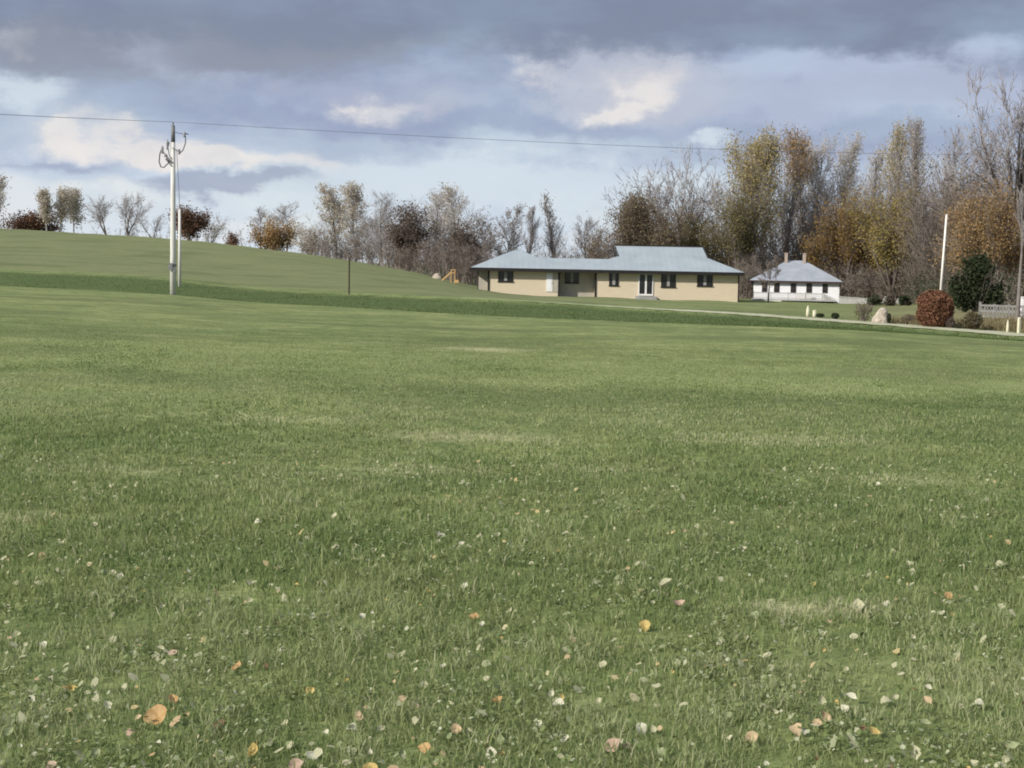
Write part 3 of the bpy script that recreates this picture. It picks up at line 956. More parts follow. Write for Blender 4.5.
def make_tree(name, px, top, Y, wpx, skel, label, cat, bark, twig, leaf=None, nleaf=0, lsize=0.22, ljit=0.35, rmin=0.014, group=None, base=None, parts=('trunk', 'crown'), leaf_lo=0.0, seed=0, split=1, stretch=None):
    """grow one tree at its place; its height and spread come from its size in the photograph"""
    if Y > 100:
        nleaf, lsize = int(nleaf * 2.4), lsize * 0.58
    x = at(px, base if base else 290, Y).x
    z0 = gz(x, Y) - 0.05
    H = at(px, top, Y).z - z0
    W = wpx * Y / F
    sk = skel(seed, H)
    P = np.array([s[1] for s in sk.segs])
    sz = H / np.percentile(P[:, 2], 99.4)
    ext = np.percentile(np.abs(P[:, :2]), 92, axis=0).max() * 2
    sx = min(max(W / ext, 0.35), 2.4)
    sc = np.array([sx, sx, sz])
    segs = [(tuple(np.array(a) * sc), tuple(np.array(b) * sc), r0, r1, lv) for a, b, r0, r1, lv in sk.segs]
    root = empty(name, (x, Y, z0), label, cat, group)
    root.rotation_euler = (0, 0, 0)
    lo = [s for s in segs if s[4] <= split]
    hi = [s for s in segs if s[4] > split]
    V, Q = seg_mesh(lo, 6, rmin * 1.3)
    me = np_mesh(parts[0], V, Q.ravel(), np.arange(len(Q)) * 4, bark, None, True)
    o = bpy.data.objects.new(parts[0], me); COL.objects.link(o); o.parent = root
    V, Q = seg_mesh(hi, 3, rmin)
    mi = np.zeros(len(Q), int)
    rn = np.zeros(len(V))
    if nleaf:
        r = np.random.default_rng(seed + 991)
        P1 = np.array([s[1] for s in hi]); P0 = np.array([s[0] for s in hi])
        if leaf_lo > 0:
            m_ = P1[:, 2] > leaf_lo * H
            P0, P1 = P0[m_], P1[m_]
        # leaves gather in clumps: weight the twigs unevenly
        wts = r.random(len(P1)) ** 1.6 + 0.08
        i = r.choice(len(P1), nleaf, p=wts / wts.sum())
        f = r.random((nleaf, 1))
        C = P0[i] * (1 - f) + P1[i] * f + r.normal(0, ljit, (nleaf, 3))
        C[:, 2] = np.maximum(C[:, 2], 0.1)
        LV, LQ = leaf_quads(C, lsize, r)
        clump = r.random(len(P1))
        lr = np.clip(0.55 * r.random(nleaf) + 0.45 * clump[i], 0, 1)
        Q = np.concatenate([Q, LQ + len(V)])
        V = np.concatenate([V, LV])
        rn = np.concatenate([rn, np.repeat(lr, 4)])
        mi = np.concatenate([mi, np.ones(len(LQ), int)])
    me = np_mesh(parts[1], V, Q.ravel(), np.arange(len(Q)) * 4, [twig, leaf] if leaf else [twig], rn, False, mi)
    o = bpy.data.objects.new(parts[1], me); COL.objects.link(o); o.parent = root
    return root


POP = lambda **k: (lambda s, H: skel_poplar(s, H, **k))
SPR = lambda **k: (lambda s, H: skel_spread(s, H, **k))
BSH = lambda **k: (lambda s, H: skel_bush(s, H, **k))
G, Dk, Pl = M['bark_grey'], M['bark_dark'], M['bark_pale']
TG, TP, TB = M['twig_grey'], M['twig_pale'], M['twig_brown']
FIELD = 'trees beyond the hill crest'
WOOD = 'trees of the wood behind the houses'
T = []
sd = [100]


def tr(*a, **k):
    sd[0] += 1
    k.setdefault('seed', sd[0])
    return make_tree(*a, **k)


# --- beyond the hill, from the left edge of the photograph
tr('poplar_tree', -4, 176, 235, 17, POP(nb=26, ang=0.4), 'pale leafy tree cut off by the left edge', 'tree', Pl, TP, M['leaf_tan'], 450, 0.26, .4, group=FIELD)
tr('oak_tree', 30, 212, 238, 46, BSH(stems=10), 'low russet oak beside the pale poplars at far left', 'tree', Dk, TB, M['leaf_russet'], 2600, .28, .5, group=FIELD)
tr('poplar_tree', 47, 191, 232, 13, POP(nb=24, ang=0.35), 'slimmest of the three tan poplars beside the russet oak at far left', 'tree', Pl, TP, M['leaf_tan'], 800, .26, .35, group=FIELD)
tr('poplar_tree', 61, 190, 233, 14, POP(nb=26, ang=0.38), 'middle tan poplar of three at far left on the crest', 'tree', Pl, TP, M['leaf_tan'], 900, .26, .4, group=FIELD)
tr('poplar_tree', 74, 189, 236, 15, POP(nb=26, ang=0.38), 'tan poplar nearest the bare trees at far left', 'tree', Pl, TP, M['leaf_tan'], 900, .26, .4, group=FIELD)
tr('bare_tree', 106, 196, 245, 34, SPR(limbs=5, open_=.5), 'leafless grey tree left of its taller bare twin on the crest', 'tree', G, TG, group=FIELD)
tr('bare_tree', 127, 192, 243, 38, SPR(limbs=6, open_=.55), 'leafless grey tree with dense twigs between the poplars and the utility pole', 'tree', G, TG, M['leaf_darkbrown'], 150, .16, group=FIELD)
tr('bare_tree', 153, 212, 242, 28, SPR(limbs=5, open_=.6, maxlv=3), 'short bare tree just left of the utility pole', 'tree', G, TG, group=FIELD)
tr('oak_tree', 190, 209, 232, 40, SPR(limbs=6, open_=.75, hb=.12), 'round russet oak right behind the utility pole', 'tree', Dk, TB, M['leaf_russet'], 3000, .28, .5, group=FIELD)
tr('bare_tree', 211, 214, 240, 30, SPR(limbs=5, maxlv=3), 'small bare tree right of the round russet oak', 'tree', G, TG, M['leaf_tan'], 160, .2, group=FIELD)
tr('bush', 233, 232, 232, 14, BSH(stems=7), 'tiny russet bush alone on the crest', 'bush', Dk, TB, M['leaf_russet'], 500, .24, .35, group=FIELD, parts=('stems', 'foliage'))
tr('bare_tree', 262, 207, 240, 20, POP(nb=20, ang=.4), 'thin bare tree left behind the orange brown oak', 'tree', G, TG, group=FIELD)
tr('bare_tree', 286, 202, 240, 26, POP(nb=24, ang=.4), 'thin bare tree right behind the orange brown oak', 'tree', G, TG, group=FIELD)
tr('oak_tree', 277, 219, 226, 36, BSH(stems=10), 'orange brown oak on the crest left of the tall tan poplars', 'tree', Dk, TB, M['leaf_orange'], 2000, .28, .45, group=FIELD)
tr('bush', 310, 222, 220, 34, BSH(stems=10), 'pale twiggy bush at the foot of the tall tan poplars', 'bush', G, TP, M['leaf_tan'], 700, .24, .4, group=FIELD, parts=('stems', 'foliage'))
tr('poplar_tree', 336, 186, 208, 26, POP(nb=30, ang=.36, hb=.12), 'tall tan poplar left of two in the hill tree row', 'tree', G, TP, M['leaf_tan'], 1100, .24, .35, group=FIELD)
tr('poplar_tree', 356, 184, 206, 30, POP(nb=32, ang=.38, hb=.12), 'tall tan poplar behind the slim brown post', 'tree', G, TP, M['leaf_tan'], 1300, .24, .35, group=FIELD)
tr('bare_tree', 379, 192, 204, 26, POP(nb=28, ang=.4, hb=.1), 'bare grey tree right of the tall tan poplars', 'tree', G, TG, group=FIELD)
tr('oak_tree', 407, 206, 192, 40, BSH(stems=12, open_=.5), 'dark brown thickly leaved tree on the hillside', 'tree', Dk, TB, M['leaf_darkbrown'], 3200, .24, .45, group=FIELD)
tr('poplar_tree', 434, 192, 198, 28, POP(nb=30, ang=.36, hb=.1), 'pale poplar beside the dark brown tree', 'tree', G, TP, M['leaf_tan'], 500, .22, .35, group=FIELD)
tr('poplar_tree', 458, 186, 196, 30, POP(nb=30, ang=.38, hb=.1), 'pale poplar with the highest crown left of the long house', 'tree', G, TP, M['leaf_tan'], 600, .22, .35, group=FIELD)
tr('oak_tree', 458, 224, 186, 46, BSH(stems=12, open_=.6), 'dark bushy oak behind the yellow slide', 'tree', Dk, TB, M['leaf_darkbrown'], 3200, .22, .45, group=FIELD)
tr('bare_tree', 486, 214, 184, 30, POP(nb=28, ang=.4, hb=.1), 'bare tree over the left tip of the long roof', 'tree', G, TG, M['leaf_brown'], 300, .2, group=FIELD)
tr('bare_tree', 503, 204, 186, 32, POP(nb=28, ang=.4, hb=.1), 'bare tree with many upright twigs above the hipped left roof', 'tree', G, TG, M['leaf_brown'], 250, .2, group=FIELD)
tr('bare_tree', 528, 206, 186, 20, POP(nb=26, ang=.38, prof='cone'), 'slender bare tree right of the hipped left roof', 'tree', Dk, TG, group=FIELD)
tr('bare_tree', 556, 195, 188, 26, POP(nb=34, ang=.42, prof='cone', hb=.1), 'bare tree with spire shaped crown above the low roof link', 'tree', G, TG, M['leaf_brown'], 250, .18, group=FIELD)
tr('bare_tree', 583, 216, 192, 24, POP(nb=24, ang=.45, hb=.1), 'small bare tree left of the big brown round tree', 'tree', G, TG, group=FIELD)
tr('bush', 592, 232, 180, 26, BSH(stems=10), 'pinkish brown bush over the low roof link', 'bush', Dk, TB, M['leaf_brown'], 700, .2, .4, group=FIELD, parts=('stems', 'foliage'))
# --- behind the houses
tr('round_tree', 634, 194, 182, 72, SPR(limbs=8, open_=.95, hb=.14), 'big brown round topped tree behind the ridge of the long house', 'tree', Dk, TB, M['leaf_brown'], 9000, .2, .5, group=WOOD)
tr('bare_tree', 681, 150, 188, 92, SPR(limbs=10, open_=.62, hb=.34, nchild=3, maxlv=4, ang=.6, trop=0.0), 'large bare tree with fan of branches behind the long house', 'tree', Dk, TG, group=WOOD, rmin=.024)
tr('leafy_tree', 700, 214, 184, 60, SPR(limbs=7, open_=.9, hb=.12), 'olive tree below the large bare fan shaped tree', 'tree', Dk, TB, M['leaf_olive'], 3000, .2, .5, group=WOOD)
tr('poplar_tree', 745, 133, 182, 50, POP(nb=44, ang=.5, hb=.2, prof='x'), 'tall pale gold poplar between the two houses', 'tree', G, TG, M['leaf_palegold'], 6500, .22, .5, group=WOOD)
tr('poplar_tree', 737, 190, 180, 60, SPR(limbs=7, open_=.8, hb=.1), 'olive green lower tree at the foot of the tall pale gold poplar', 'tree', G, TB, M['leaf_olive'], 3600, .2, .5, group=WOOD)
tr('poplar_tree', 781, 130, 190, 34, POP(nb=34, ang=.42, hb=.2), 'tall poplar with orange leaves only at its top', 'tree', Pl, TG, M['leaf_orange'], 1700, .2, .45, group=WOOD, leaf_lo=.7)
tr('poplar_tree', 803, 136, 194, 32, POP(nb=34, ang=.42, hb=.2), 'pale bare poplar right of the orange topped one', 'tree', Pl, TP, M['leaf_tan'], 1300, .2, .35, group=WOOD)
tr('poplar_tree', 819, 138, 193, 28, POP(nb=32, ang=.42, hb=.2), 'pale bare poplar above the right chimney', 'tree', Pl, TP, M['leaf_tan'], 1200, .2, .35, group=WOOD)
tr('poplar_tree', 838, 134, 196, 30, POP(nb=32, ang=.42, hb=.2), 'pale bare poplar above the golden oak', 'tree', Pl, TP, M['leaf_tan'], 1300, .2, .35, group=WOOD)
tr('oak_tree', 846, 199, 176, 58, SPR(limbs=8, open_=.95, hb=.1), 'golden brown oak right behind the white house', 'tree', Dk, TB, M['leaf_gold'], 8500, .2, .5, group=WOOD)
tr('maple_tree', 892, 188, 158, 58, SPR(limbs=8, open_=.9, hb=.12), 'yellow leaved tree right of the golden brown oak', 'tree', Dk, TB, M['leaf_yellow'], 5200, .2, .5, group=WOOD)
tr('poplar_tree', 868, 150, 186, 26, POP(nb=28, ang=.4, hb=.25, lean=.12), 'leaning bare poplar above the golden oak', 'tree', G, TP, M['leaf_yellow'], 250, .2, .35, group=WOOD)
tr('poplar_tree', 893, 124, 182, 28, POP(nb=32, ang=.36, hb=.25), 'bare poplar with faint yellow leaves above the yellow tree', 'tree', G, TP, M['leaf_palegold'], 1500, .2, .35, group=WOOD, seed=311)
tr('poplar_tree', 919, 118, 180, 32, POP(nb=34, ang=.36, hb=.2), 'highest of the bare poplars left of the flagpole', 'tree', G, TG, M['leaf_tan'], 700, .2, .35, group=WOOD)
tr('poplar_tree', 946, 130, 178, 28, POP(nb=30, ang=.38, hb=.2), 'bare poplar right above the flagpole', 'tree', G, TG, group=WOOD)
tr('bare_tree', 935, 178, 150, 46, SPR(limbs=7, open_=.7, hb=.12, nchild=2), 'grey bare tree left behind the flagpole', 'tree', Dk, TG, M['leaf_thicket'], 1500, .15, .4, group=WOOD)
tr('bare_tree', 962, 162, 137, 50, SPR(limbs=7, open_=.7, hb=.15, nchild=2), 'brown twiggy tree between the flagpole and the big dark tree', 'tree', Dk, TB, M['leaf_thicket'], 1800, .15, .4, group=WOOD)
tr('bare_tree', 1014, 76, 128, 96, SPR(limbs=9, open_=.6, hb=.45, nchild=3, maxlv=4, ang=.65, trop=-.01), 'tallest dark bare tree at the right edge', 'tree', Dk, TG, group=WOOD, rmin=.024)
tr('oak_tree', 996, 184, 108, 84, SPR(limbs=8, open_=.85, hb=.12), 'tan orange oak in front of the tallest dark tree', 'tree', G, TB, M['leaf_orange'], 9000, .13, .38, group=WOOD)
tr('oak_tree', 1050, 176, 104, 80, SPR(limbs=8, open_=.85, hb=.14), 'dull tan tree reaching in from the right edge', 'tree', G, TB, M['leaf_brown'], 3200, .13, .38, group=WOOD)
tr('slim_tree', 1018, 190, 66, 14, POP(nb=12, ang=.5, hb=.6, lean=.005), 'slim grey trunked tree before the weathered fence', 'tree', G, TG, None, rmin=.009, base=306)
tr('slim_tree', 768, 255, 152, 20, POP(nb=18, ang=.75, hb=.3), 'thin dark young tree before the white house', 'tree', Dk, TB, None, rmin=.014, base=303)


# undergrowth of the wood: a mass of brush one could not count
def thicket(name, spans, label, leaf, nstem, nleaf, hi, lsize, seed, twig=None):
    r = np.random.default_rng(seed)
    rr = random.Random(seed)
    segs, C = [], []
    for (pxa, pxb, Ya, Yb, ha, hb_, k) in spans:
        for i in range(int(nstem * k)):
            f = rr.random()
            px = pxa + (pxb - pxa) * f
            Y = Ya + (Yb - Ya) * f + rr.uniform(-6, 6)
            x = at(px, 290, Y).x
            z = gz(x, Y) - 0.05
            h = (ha + (hb_ - ha) * f) * rr.uniform(0.45, 1.15) * (0.7 + 0.6 * float(vnoise(np.array([px / 13.0]), np.array([Y / 20.0]))[0]))
            d = norm((rr.gauss(0, .22), rr.gauss(0, .22), 1))
            p = (x, Y, z)
            for s in range(3):
                d = norm((d[0] + rr.gauss(0, .1), d[1] + rr.gauss(0, .1), d[2]))
                q_ = tuple(p[c] + d[c] * h / 3 for c in range(3))
                segs.append((p, q_, .035 - .009 * s, .026 - .009 * s, 1))
                for b in range(7):
                    e = off_dir(rr, d, rr.uniform(.4, .9))
                    L = h * rr.uniform(.12, .3)
                    w = tuple(q_[c] + e[c] * L for c in range(3))
                    segs.append((q_, w, .014, .008, 2))
                    C.append(w); C.append(tuple((q_[c] + w[c]) / 2 for c in range(3)))
                p = q_
    V, Q = seg_mesh(segs, 3, .013)
    C = np.array(C)
    i = r.integers(0, len(C), nleaf)
    LC = C[i] + r.normal(0, .4, (nleaf, 3))
    LV, LQ = leaf_quads(LC, lsize, r)
    rn = np.concatenate([np.zeros(len(V)), np.repeat(np.clip(.5 * r.random(nleaf) + .5 * vnoise(LC[:, 0] / 2.5, LC[:, 2] / 1.6 + LC[:, 1] / 6), 0, 1), 4)])
    mi = np.concatenate([np.zeros(len(Q), int), np.ones(len(LQ), int)])
    Q = np.concatenate([Q, LQ + len(V)])
    V = np.concatenate([V, LV])
    me = np_mesh(name, V, Q.ravel(), np.arange(len(Q)) * 4, [twig or TB, leaf], rn, False, mi)
    o = bpy.data.objects.new(name, me); COL.objects.link(o)
    tag(o, label, 'undergrowth', kind='stuff')


thicket('thicket', [(590, 760, 192, 194, 7.0, 10.5, 1.3), (735, 870, 194, 190, 10.5, 11.0, 1.3), (850, 960, 186, 165, 10.5, 10.5, 1.6), (910, 1000, 158, 138, 9.5, 10, 1.2), (980, 1200, 136, 120, 10.0, 10.0, 1.5), (848, 912, 168, 160, 2.6, 2.6, .6), (737, 753, 172, 172, 4, 4, .3)],
        'grey brown undergrowth filling the wood behind the houses', M['leaf_thicket'], 380, 80000, 8, .11, 41)
thicket('low_brush', [(912, 1010, 148, 106, 2.2, 2.0, 1.0)], 'low dark brush along the foot of the wood on the right', M['leaf_darkgreen'], 150, 14000, 3, .08, 45)
thicket('brush', [(395, 470, 180, 176, 2.6, 3.5, 1.0), (455, 600, 178, 178, 3.0, 3.6, 1.2), (300, 400, 212, 200, 3.0, 4.0, .7)],
        'low brown brush along the hill row and behind the long roof', M['leaf_darkbrown'], 160, 14000, 4, .1, 43)
thicket('pale_brush', [(318, 400, 214, 204, 5.0, 6.0, 1.2), (380, 480, 200, 192, 6.5, 6.5, 1.3), (470, 610, 192, 190, 5.0, 4.5, 1.2), (80, 330, 250, 232, 3.6, 4.6, .8)],
        'pale twiggy scrub filling the gaps of the hill tree row', M['leaf_tan'], 120, 5000, 5, .1, 47, TG)


# ------------------------------------------------------------------ small shrubs and bushes
def shrub(name, px, base_y, Y, wpx, hpx, leaf, nleaf, lsize, label, cat, round_=True, twig=None, seed=1, flat=0.0, stems=14, rough=1.0):
    """rounded or loose shrub standing on the ground"""
    twig = twig or TB
    r = np.random.default_rng(seed); rr = random.Random(seed)
    x = at(px, base_y, Y).x
    z = gz(x, Y) - 0.02
    W, H = wpx * Y / F, hpx * Y / F
    root = empty(name, (x, Y, z), label, cat)
    segs = []
    for i in range(stems):
        a = rr.uniform(0, 6.28); e = rr.uniform(0, 1) ** .6
        tip = (math.cos(a) * e * W * .46, math.sin(a) * e * W * .46, H * (rr.uniform(.65, .95) if not round_ else .9 * math.sqrt(max(.1, 1 - .8 * e * e))))
        mid = (tip[0] * .55 + rr.gauss(0, .03), tip[1] * .55 + rr.gauss(0, .03), tip[2] * .5)
        b0 = (rr.gauss(0, W * .06), rr.gauss(0, W * .06), 0)
        segs += [(b0, mid, .014, .01, 1), (mid, tip, .01, .004, 1)]
        for k in range(5):
            f = rr.uniform(.2, 1)
            p = tuple(mid[c] * (1 - f) + tip[c] * f for c in range(3))
            d = off_dir(rr, norm(tuple(tip[c] - mid[c] for c in range(3))), rr.uniform(.4, .9))
            segs.append((p, tuple(p[c] + d[c] * H * .22 for c in range(3)), .006, .003, 2))
    V, Q = seg_mesh(segs, 4, .006)
    me = np_mesh('stems', V, Q.ravel(), np.arange(len(Q)) * 4, twig, None, True)
    o = bpy.data.objects.new('stems', me); COL.objects.link(o); o.parent = root
    th = r.random(nleaf) * 2 * np.pi
    cz = r.uniform(-1, 1, nleaf)
    rad = (r.random(nleaf) ** (0.22 if round_ else 0.5))
    lump = 0.86 - 0.2 * (rough - 1) + 0.28 * rough * fbm(th * 1.6 + seed, cz * 2.2 + seed, 2)
    e = np.sqrt(np.clip(1 - np.abs(cz) ** (2 + 2.2 * flat), 0, 1)) * rad * lump
    if rough > 1.5:
        # several lobes of unequal size, the lowest ones on the ground
        nl = 9
        lc = np.stack([r.uniform(-.3, .3, nl) * W, r.uniform(-.25, .25, nl) * W, r.uniform(.2, .72, nl) * H], -1)
        lc[0] = (0, 0, H * .74); lc[1] = (-W * .25, 0, H * .25); lc[2] = (W * .25, 0, H * .25)
        lr_ = r.uniform(.17, .3, nl)
        lr_[1:3] = .27
        which = r.integers(0, nl, nleaf)
        nv3 = r.normal(size=(nleaf, 3)); nv3 /= np.linalg.norm(nv3, axis=1, keepdims=True)
        rr3 = r.random(nleaf)[:, None] ** .4 * (1 + .25 * r.normal(size=(nleaf, 1)))
        CL = lc[which] + nv3 * rr3 * lr_[which][:, None] * np.array([[W, W, H]])
    C = np.stack([np.cos(th) * e * W / 2, np.sin(th) * e * W / 2, H * (.5 + .5 * cz * lump * (rad ** .5))], -1)
    if rough > 1.5: C = CL
    C[:, 2] = np.abs(C[:, 2]) + 0.03
    LV, LQ = leaf_quads(C, lsize, r)
    rn = np.clip(.6 * r.random(nleaf) + .4 * fbm(th * 3, cz * 4, 2), 0, 1)
    me = np_mesh('foliage', LV, LQ.ravel(), np.arange(nleaf) * 4, leaf, np.repeat(rn, 4))
    o = bpy.data.objects.new('foliage', me); COL.objects.link(o); o.parent = root
    return root


shrub('cedar_tree', 977, 309, 84, 54, 60, M['leaf_green'], 11000, .085, 'dark green cedar left of the weathered fence', 'tree', seed=13, stems=22, rough=2.0)
shrub('boulder_shade', 888.6, 322.5, 65.5, 4, 11, M['leaf_green'], 350, .04, 'narrow dark leaf clump standing in for the shadow on the right side of the pale boulder', 'shrub', seed=14)  # dark leaves put where the boulder's right side lies in shadow
shrub('red_shrub', 934.5, 326.5, 63, 36, 37, M['leaf_red'], 9000, .05, 'rounded rust red shrub in front of the flagpole', 'shrub', flat=0.35, seed=3)
shrub('dark_shrub', 950, 327.5, 62.4, 9, 12, M['leaf_darkbrown'], 500, .04, 'small dark shrub at the right foot of the red shrub', 'shrub', seed=4)
shrub('bare_shrub', 863, 322, 67, 20, 20, M['leaf_shrub'], 320, .04, 'loose greyish brown shrub left of the pale boulder', 'shrub', round_=False, seed=5, stems=26)
shrub('dry_shrub', 909, 325.5, 66, 16, 10, M['leaf_brown'], 420, .04, 'low dry brown clump between the boulder and the red shrub', 'shrub', round_=False, seed=6, stems=18)
shrub('olive_shrub', 972, 330.5, 61.5, 19, 18, M['leaf_shrub'], 1500, .04, 'round olive brown shrub right of the red shrub', 'shrub', seed=7)
shrub('dark_shrub', 820, 319, 72.5, 8, 4, M['leaf_green'], 300, .04, 'flat dark clump right beside the two cream posts', 'shrub', seed=8)
shrub('dark_shrub', 835, 320, 70.5, 8, 6, M['leaf_green'], 350, .04, 'small round dark green shrub right of the two cream posts', 'shrub', seed=9)
shrub('evergreen_shrub', 875, 304, 140, 17, 11, M['leaf_darkgreen'], 1100, .09, 'dark evergreen shrub left of the upright grey stone', 'shrub', seed=10, rough=2.4)
shrub('evergreen_shrub', 890, 304, 138, 13, 12, M['leaf_thicket'], 800, .1, 'brownish shrub between two grey stones', 'shrub', seed=11, rough=2.4)
shrub('evergreen_shrub', 905, 305, 135, 13, 11, M['leaf_green'], 900, .09, 'dark evergreen shrub right of the small grey stone', 'shrub', seed=12, rough=2.4)


# ------------------------------------------------------------------ stones
def boulder(name, px, base_y, Y, wpx, hpx, mat, label, peak=0.0, seed=1, depth=0.8):
    r = random.Random(seed)
    x = at(px, base_y, Y).x
    z = gz(x, Y)
    W, H = wpx * Y / F, hpx * Y / F
    vs, fs = [], []
    nr, n = 9, 18
    for i in range(nr):
        f = i / (nr - 1)
        e = float(np.interp(f, [0, .25, .45, .65, .85, 1], [1, 1.0, .88, .72, .54, .24]))
        for k in range(n):
            a = 2 * math.pi * k / n
            w = 1 + .18 * (float(vnoise(np.array([math.cos(a) * 1.4 + seed * 7 + 9]), np.array([math.sin(a) * 1.4 + f * 2.5 + 20]))[0]) - .5) * 2 + r.uniform(-.05, .05)
            vs.append((math.cos(a) * W / 2 * e * w + peak * W * f ** 1.3, math.sin(a) * W / 2 * depth * e * w, H * f - .05 + r.uniform(-.02, .02) * H))
    for i in range(nr - 1):
        for k in range(n):
            fs.append((i * n + k, i * n + (k + 1) % n, (i + 1) * n + (k + 1) % n, (i + 1) * n + k))
    fs.append(tuple((nr - 1) * n + k for k in range(n)))
    b = MB(); b.add(vs, fs)
    o = b.build(name, mat, loc=(x, Y, z))
    tag(o, label, 'boulder')
    return o


boulder('boulder', 879.5, 324, 66, 17, 16.8, M['rock'], 'large pale pointed boulder at the edge of the gravel lane', .17, 2)
boulder('boulder', 884.5, 303, 156, 6, 8, M['stone_grey'], 'upright grey stone among the dark evergreen shrubs', .2, 3)
boulder('boulder', 899, 304, 150, 6.5, 6.5, M['stone_grey'], 'small grey stone right of the upright grey stone', 0, 4)
boulder('boulder', 978, 330.5, 60, 4, 3.2, M['rock'], 'little white stone at the foot of the olive brown shrub', 0, 5)
boulder('boulder', 437, 279, 158, 9, 6, M['rock'], 'low tan boulder left of the yellow slide', 0, 6)
boulder('boulder', 868, 305, 142, 5, 3.5, M['stone_grey'], 'low pale stone at the end of the long low wall', 0, 7)


# ------------------------------------------------------------------ the long house
def house_long():
    EZ = 0.74            # eave height
    SL = 0.42            # roof slope
    EY = 149.2
    base = -2.6
    root = empty('long_house', (9.0, 150.0, base), 'long beige single storey house with light blue hipped roof', 'house')
    O = Vector((9.0, 150.0, base))

    def B(mb, name, mat, parent=None, smooth=False):
        mb.v = [(v[0] - O.x, v[1] - O.y, v[2] - O.z) for v in mb.v]
        return mb.build(name, mat, parent or root, smooth)

    def X(px, Y=150.0):
        return at(px, 285, Y).x

    def Zp(px, py, Y=150.0):
        return at(px, py, Y).z
    xl, xa, xdoor, xr0, xr1, xm, xe = X(477), X(488), X(559.5), X(560.5), X(583), X(595), X(738)
    # walls: left wing, recess, main block
    w = MB()
    w.box(xa, xdoor, 150.0, 157.6, base, EZ - .02)
    B(w, 'wall', M['siding'])
    w = MB()
    w.box(xm, xe, 150.003, 160.2, base, EZ - .02)
    B(w, 'wall', M['siding'])
    w = MB()
    w.box(xdoor, xm, 151.25, 154.2, base, EZ - .02)
    B(w, 'recess_wall', M['panel_grey'])
    w = MB()
    w.box(xl, xa - .003, 151.0, 156.4, base, EZ - .02)
    B(w, 'porch_wall', M['panel_grey'])
    # corner posts and skirting
    for xx in (xa + .05, xdoor - .06, xm + .05):
        p = MB(); p.box(xx - .09, xx + .09, 149.93, 149.997, base, EZ - .1); B(p, 'corner_board', M['trim_dark'])
    p = MB(); p.tube([(xe + .06, 149.94, EZ - .05), (xe + .06, 149.94, base + .4)], .07, 8); B(p, 'corner_tube', M['trim_dark'])  # dark upright tube along the right front corner, then the porch post
    p = MB(); p.tube([(xl + .1, 149.55, EZ - .05), (xl + .1, 149.55, base + .5)], .06, 8); B(p, 'porch_post', M['trim_dark'])
    # front of roof as one polygon, in (x, k) : k metres behind the eave
    XL, XR = X(470, EY), X(744, EY)
    GL, GR = 10.62, XR - 3.3
    ML = GL - 3.3                    # corner where the main hip would meet the eave
    LK = 2.57                        # ridge of the link roof
    RK = 5.9
    PL, PR = XL + 4.2, XL + 5.15
    P = lambda x, k: (x, EY + k, EZ + .06 + SL * k)
    Bk = lambda x, k, d: (x, EY + d - k, EZ + .06 + SL * k)
    front = [P(XL, 0), P(XR, 0), P(GR, 3.3), P(GR - .2, RK), P(GL - .25, RK), P(GL, 3.3), P(ML + LK, LK), P(PR + 4.2 - LK, LK), P(PR, 4.2), P(PL, 4.2)]
    rf = MB()
    rf.add(front, [tuple(range(len(front)))])
    # left wing: left hip, back, right hip
    rf.add([P(XL, 0), P(PL, 4.2), Bk(XL, 0, 8.4)], [(0, 1, 2)])
    rf.add([P(PL, 4.2), P(PR, 4.2), Bk(PR + 4.2, 0, 8.4), Bk(XL, 0, 8.4)], [(0, 1, 2, 3)])
    rf.add([P(PR, 4.2), P(PR + 4.2 - LK, LK), Bk(PR + 4.2, 0, 8.4)], [(0, 1, 2)])
    # link back slope
    rf.add([P(PR + 4.2 - LK, LK), P(ML + LK, LK), Bk(ML + .3, 0, 5.14), Bk(PR + 3.9, 0, 5.14)], [(0, 1, 2, 3)])
    # main block: left hip, right hip, back
    rf.add([P(ML + LK, LK), P(GL, 3.3), Bk(GL, 3.3, 11.8), Bk(ML, 0, 11.8), Bk(ML, 0, 5.14)], [(0, 1, 2, 3, 4)])
    rf.add([P(XR, 0), Bk(XR, 0, 11.8), Bk(GR, 3.3, 11.8), P(GR, 3.3)], [(0, 1, 2, 3)])
    rf.add([P(GL - .25, RK), P(GR - .2, RK), Bk(GR, 3.3, 11.8), Bk(XR, 0, 11.8), Bk(ML, 0, 11.8), Bk(GL, 3.3, 11.8)], [(0, 1, 2, 3, 4, 5)])
    rob = B(rf, 'roof', M['roof_metal'])
    # standing seams of the front slope, up to the roof outline
    poly = [(XL, 0), (XR, 0), (GR, 3.3), (GR - .2, RK), (GL - .25, RK), (GL, 3.3), (ML + LK, LK), (PR + 4.2 - LK, LK), (PR, 4.2), (PL, 4.2)]
    se = MB()
    x = XL + .4
    while x < XR - .2:
        ks = []
        for i in range(len(poly)):
            (xa_, ka), (xb_, kb) = poly[i], poly[(i + 1) % len(poly)]
            if ka == kb == 0: continue
            if (xa_ - x) * (xb_ - x) < 0:
                ks.append(ka + (kb - ka) * (x - xa_) / (xb_ - xa_))
        k = max(ks) if ks else 0
        if k > .2:
            a, b = P(x, 0.02), P(x, k - .05)
            se.bar((a[0], a[1], a[2] + .006), (b[0], b[1], b[2] + .006), .022, .012)
        x += .6
    sb = MB(); sb.v, sb.f, sb.mi, sb.rnd, sb.nv = se.v, se.f, se.mi, se.rnd, se.nv
    o = B(sb, 'roof_seams', M['roof_metal'], rob)
    # gablets, dark
    gb = MB()
    gb.add([P(GL - .02, 3.3), (GL - .27, EY + RK, EZ + .05 + SL * RK), Bk(GL - .02, 3.3, 11.8)], [(0, 1, 2)])
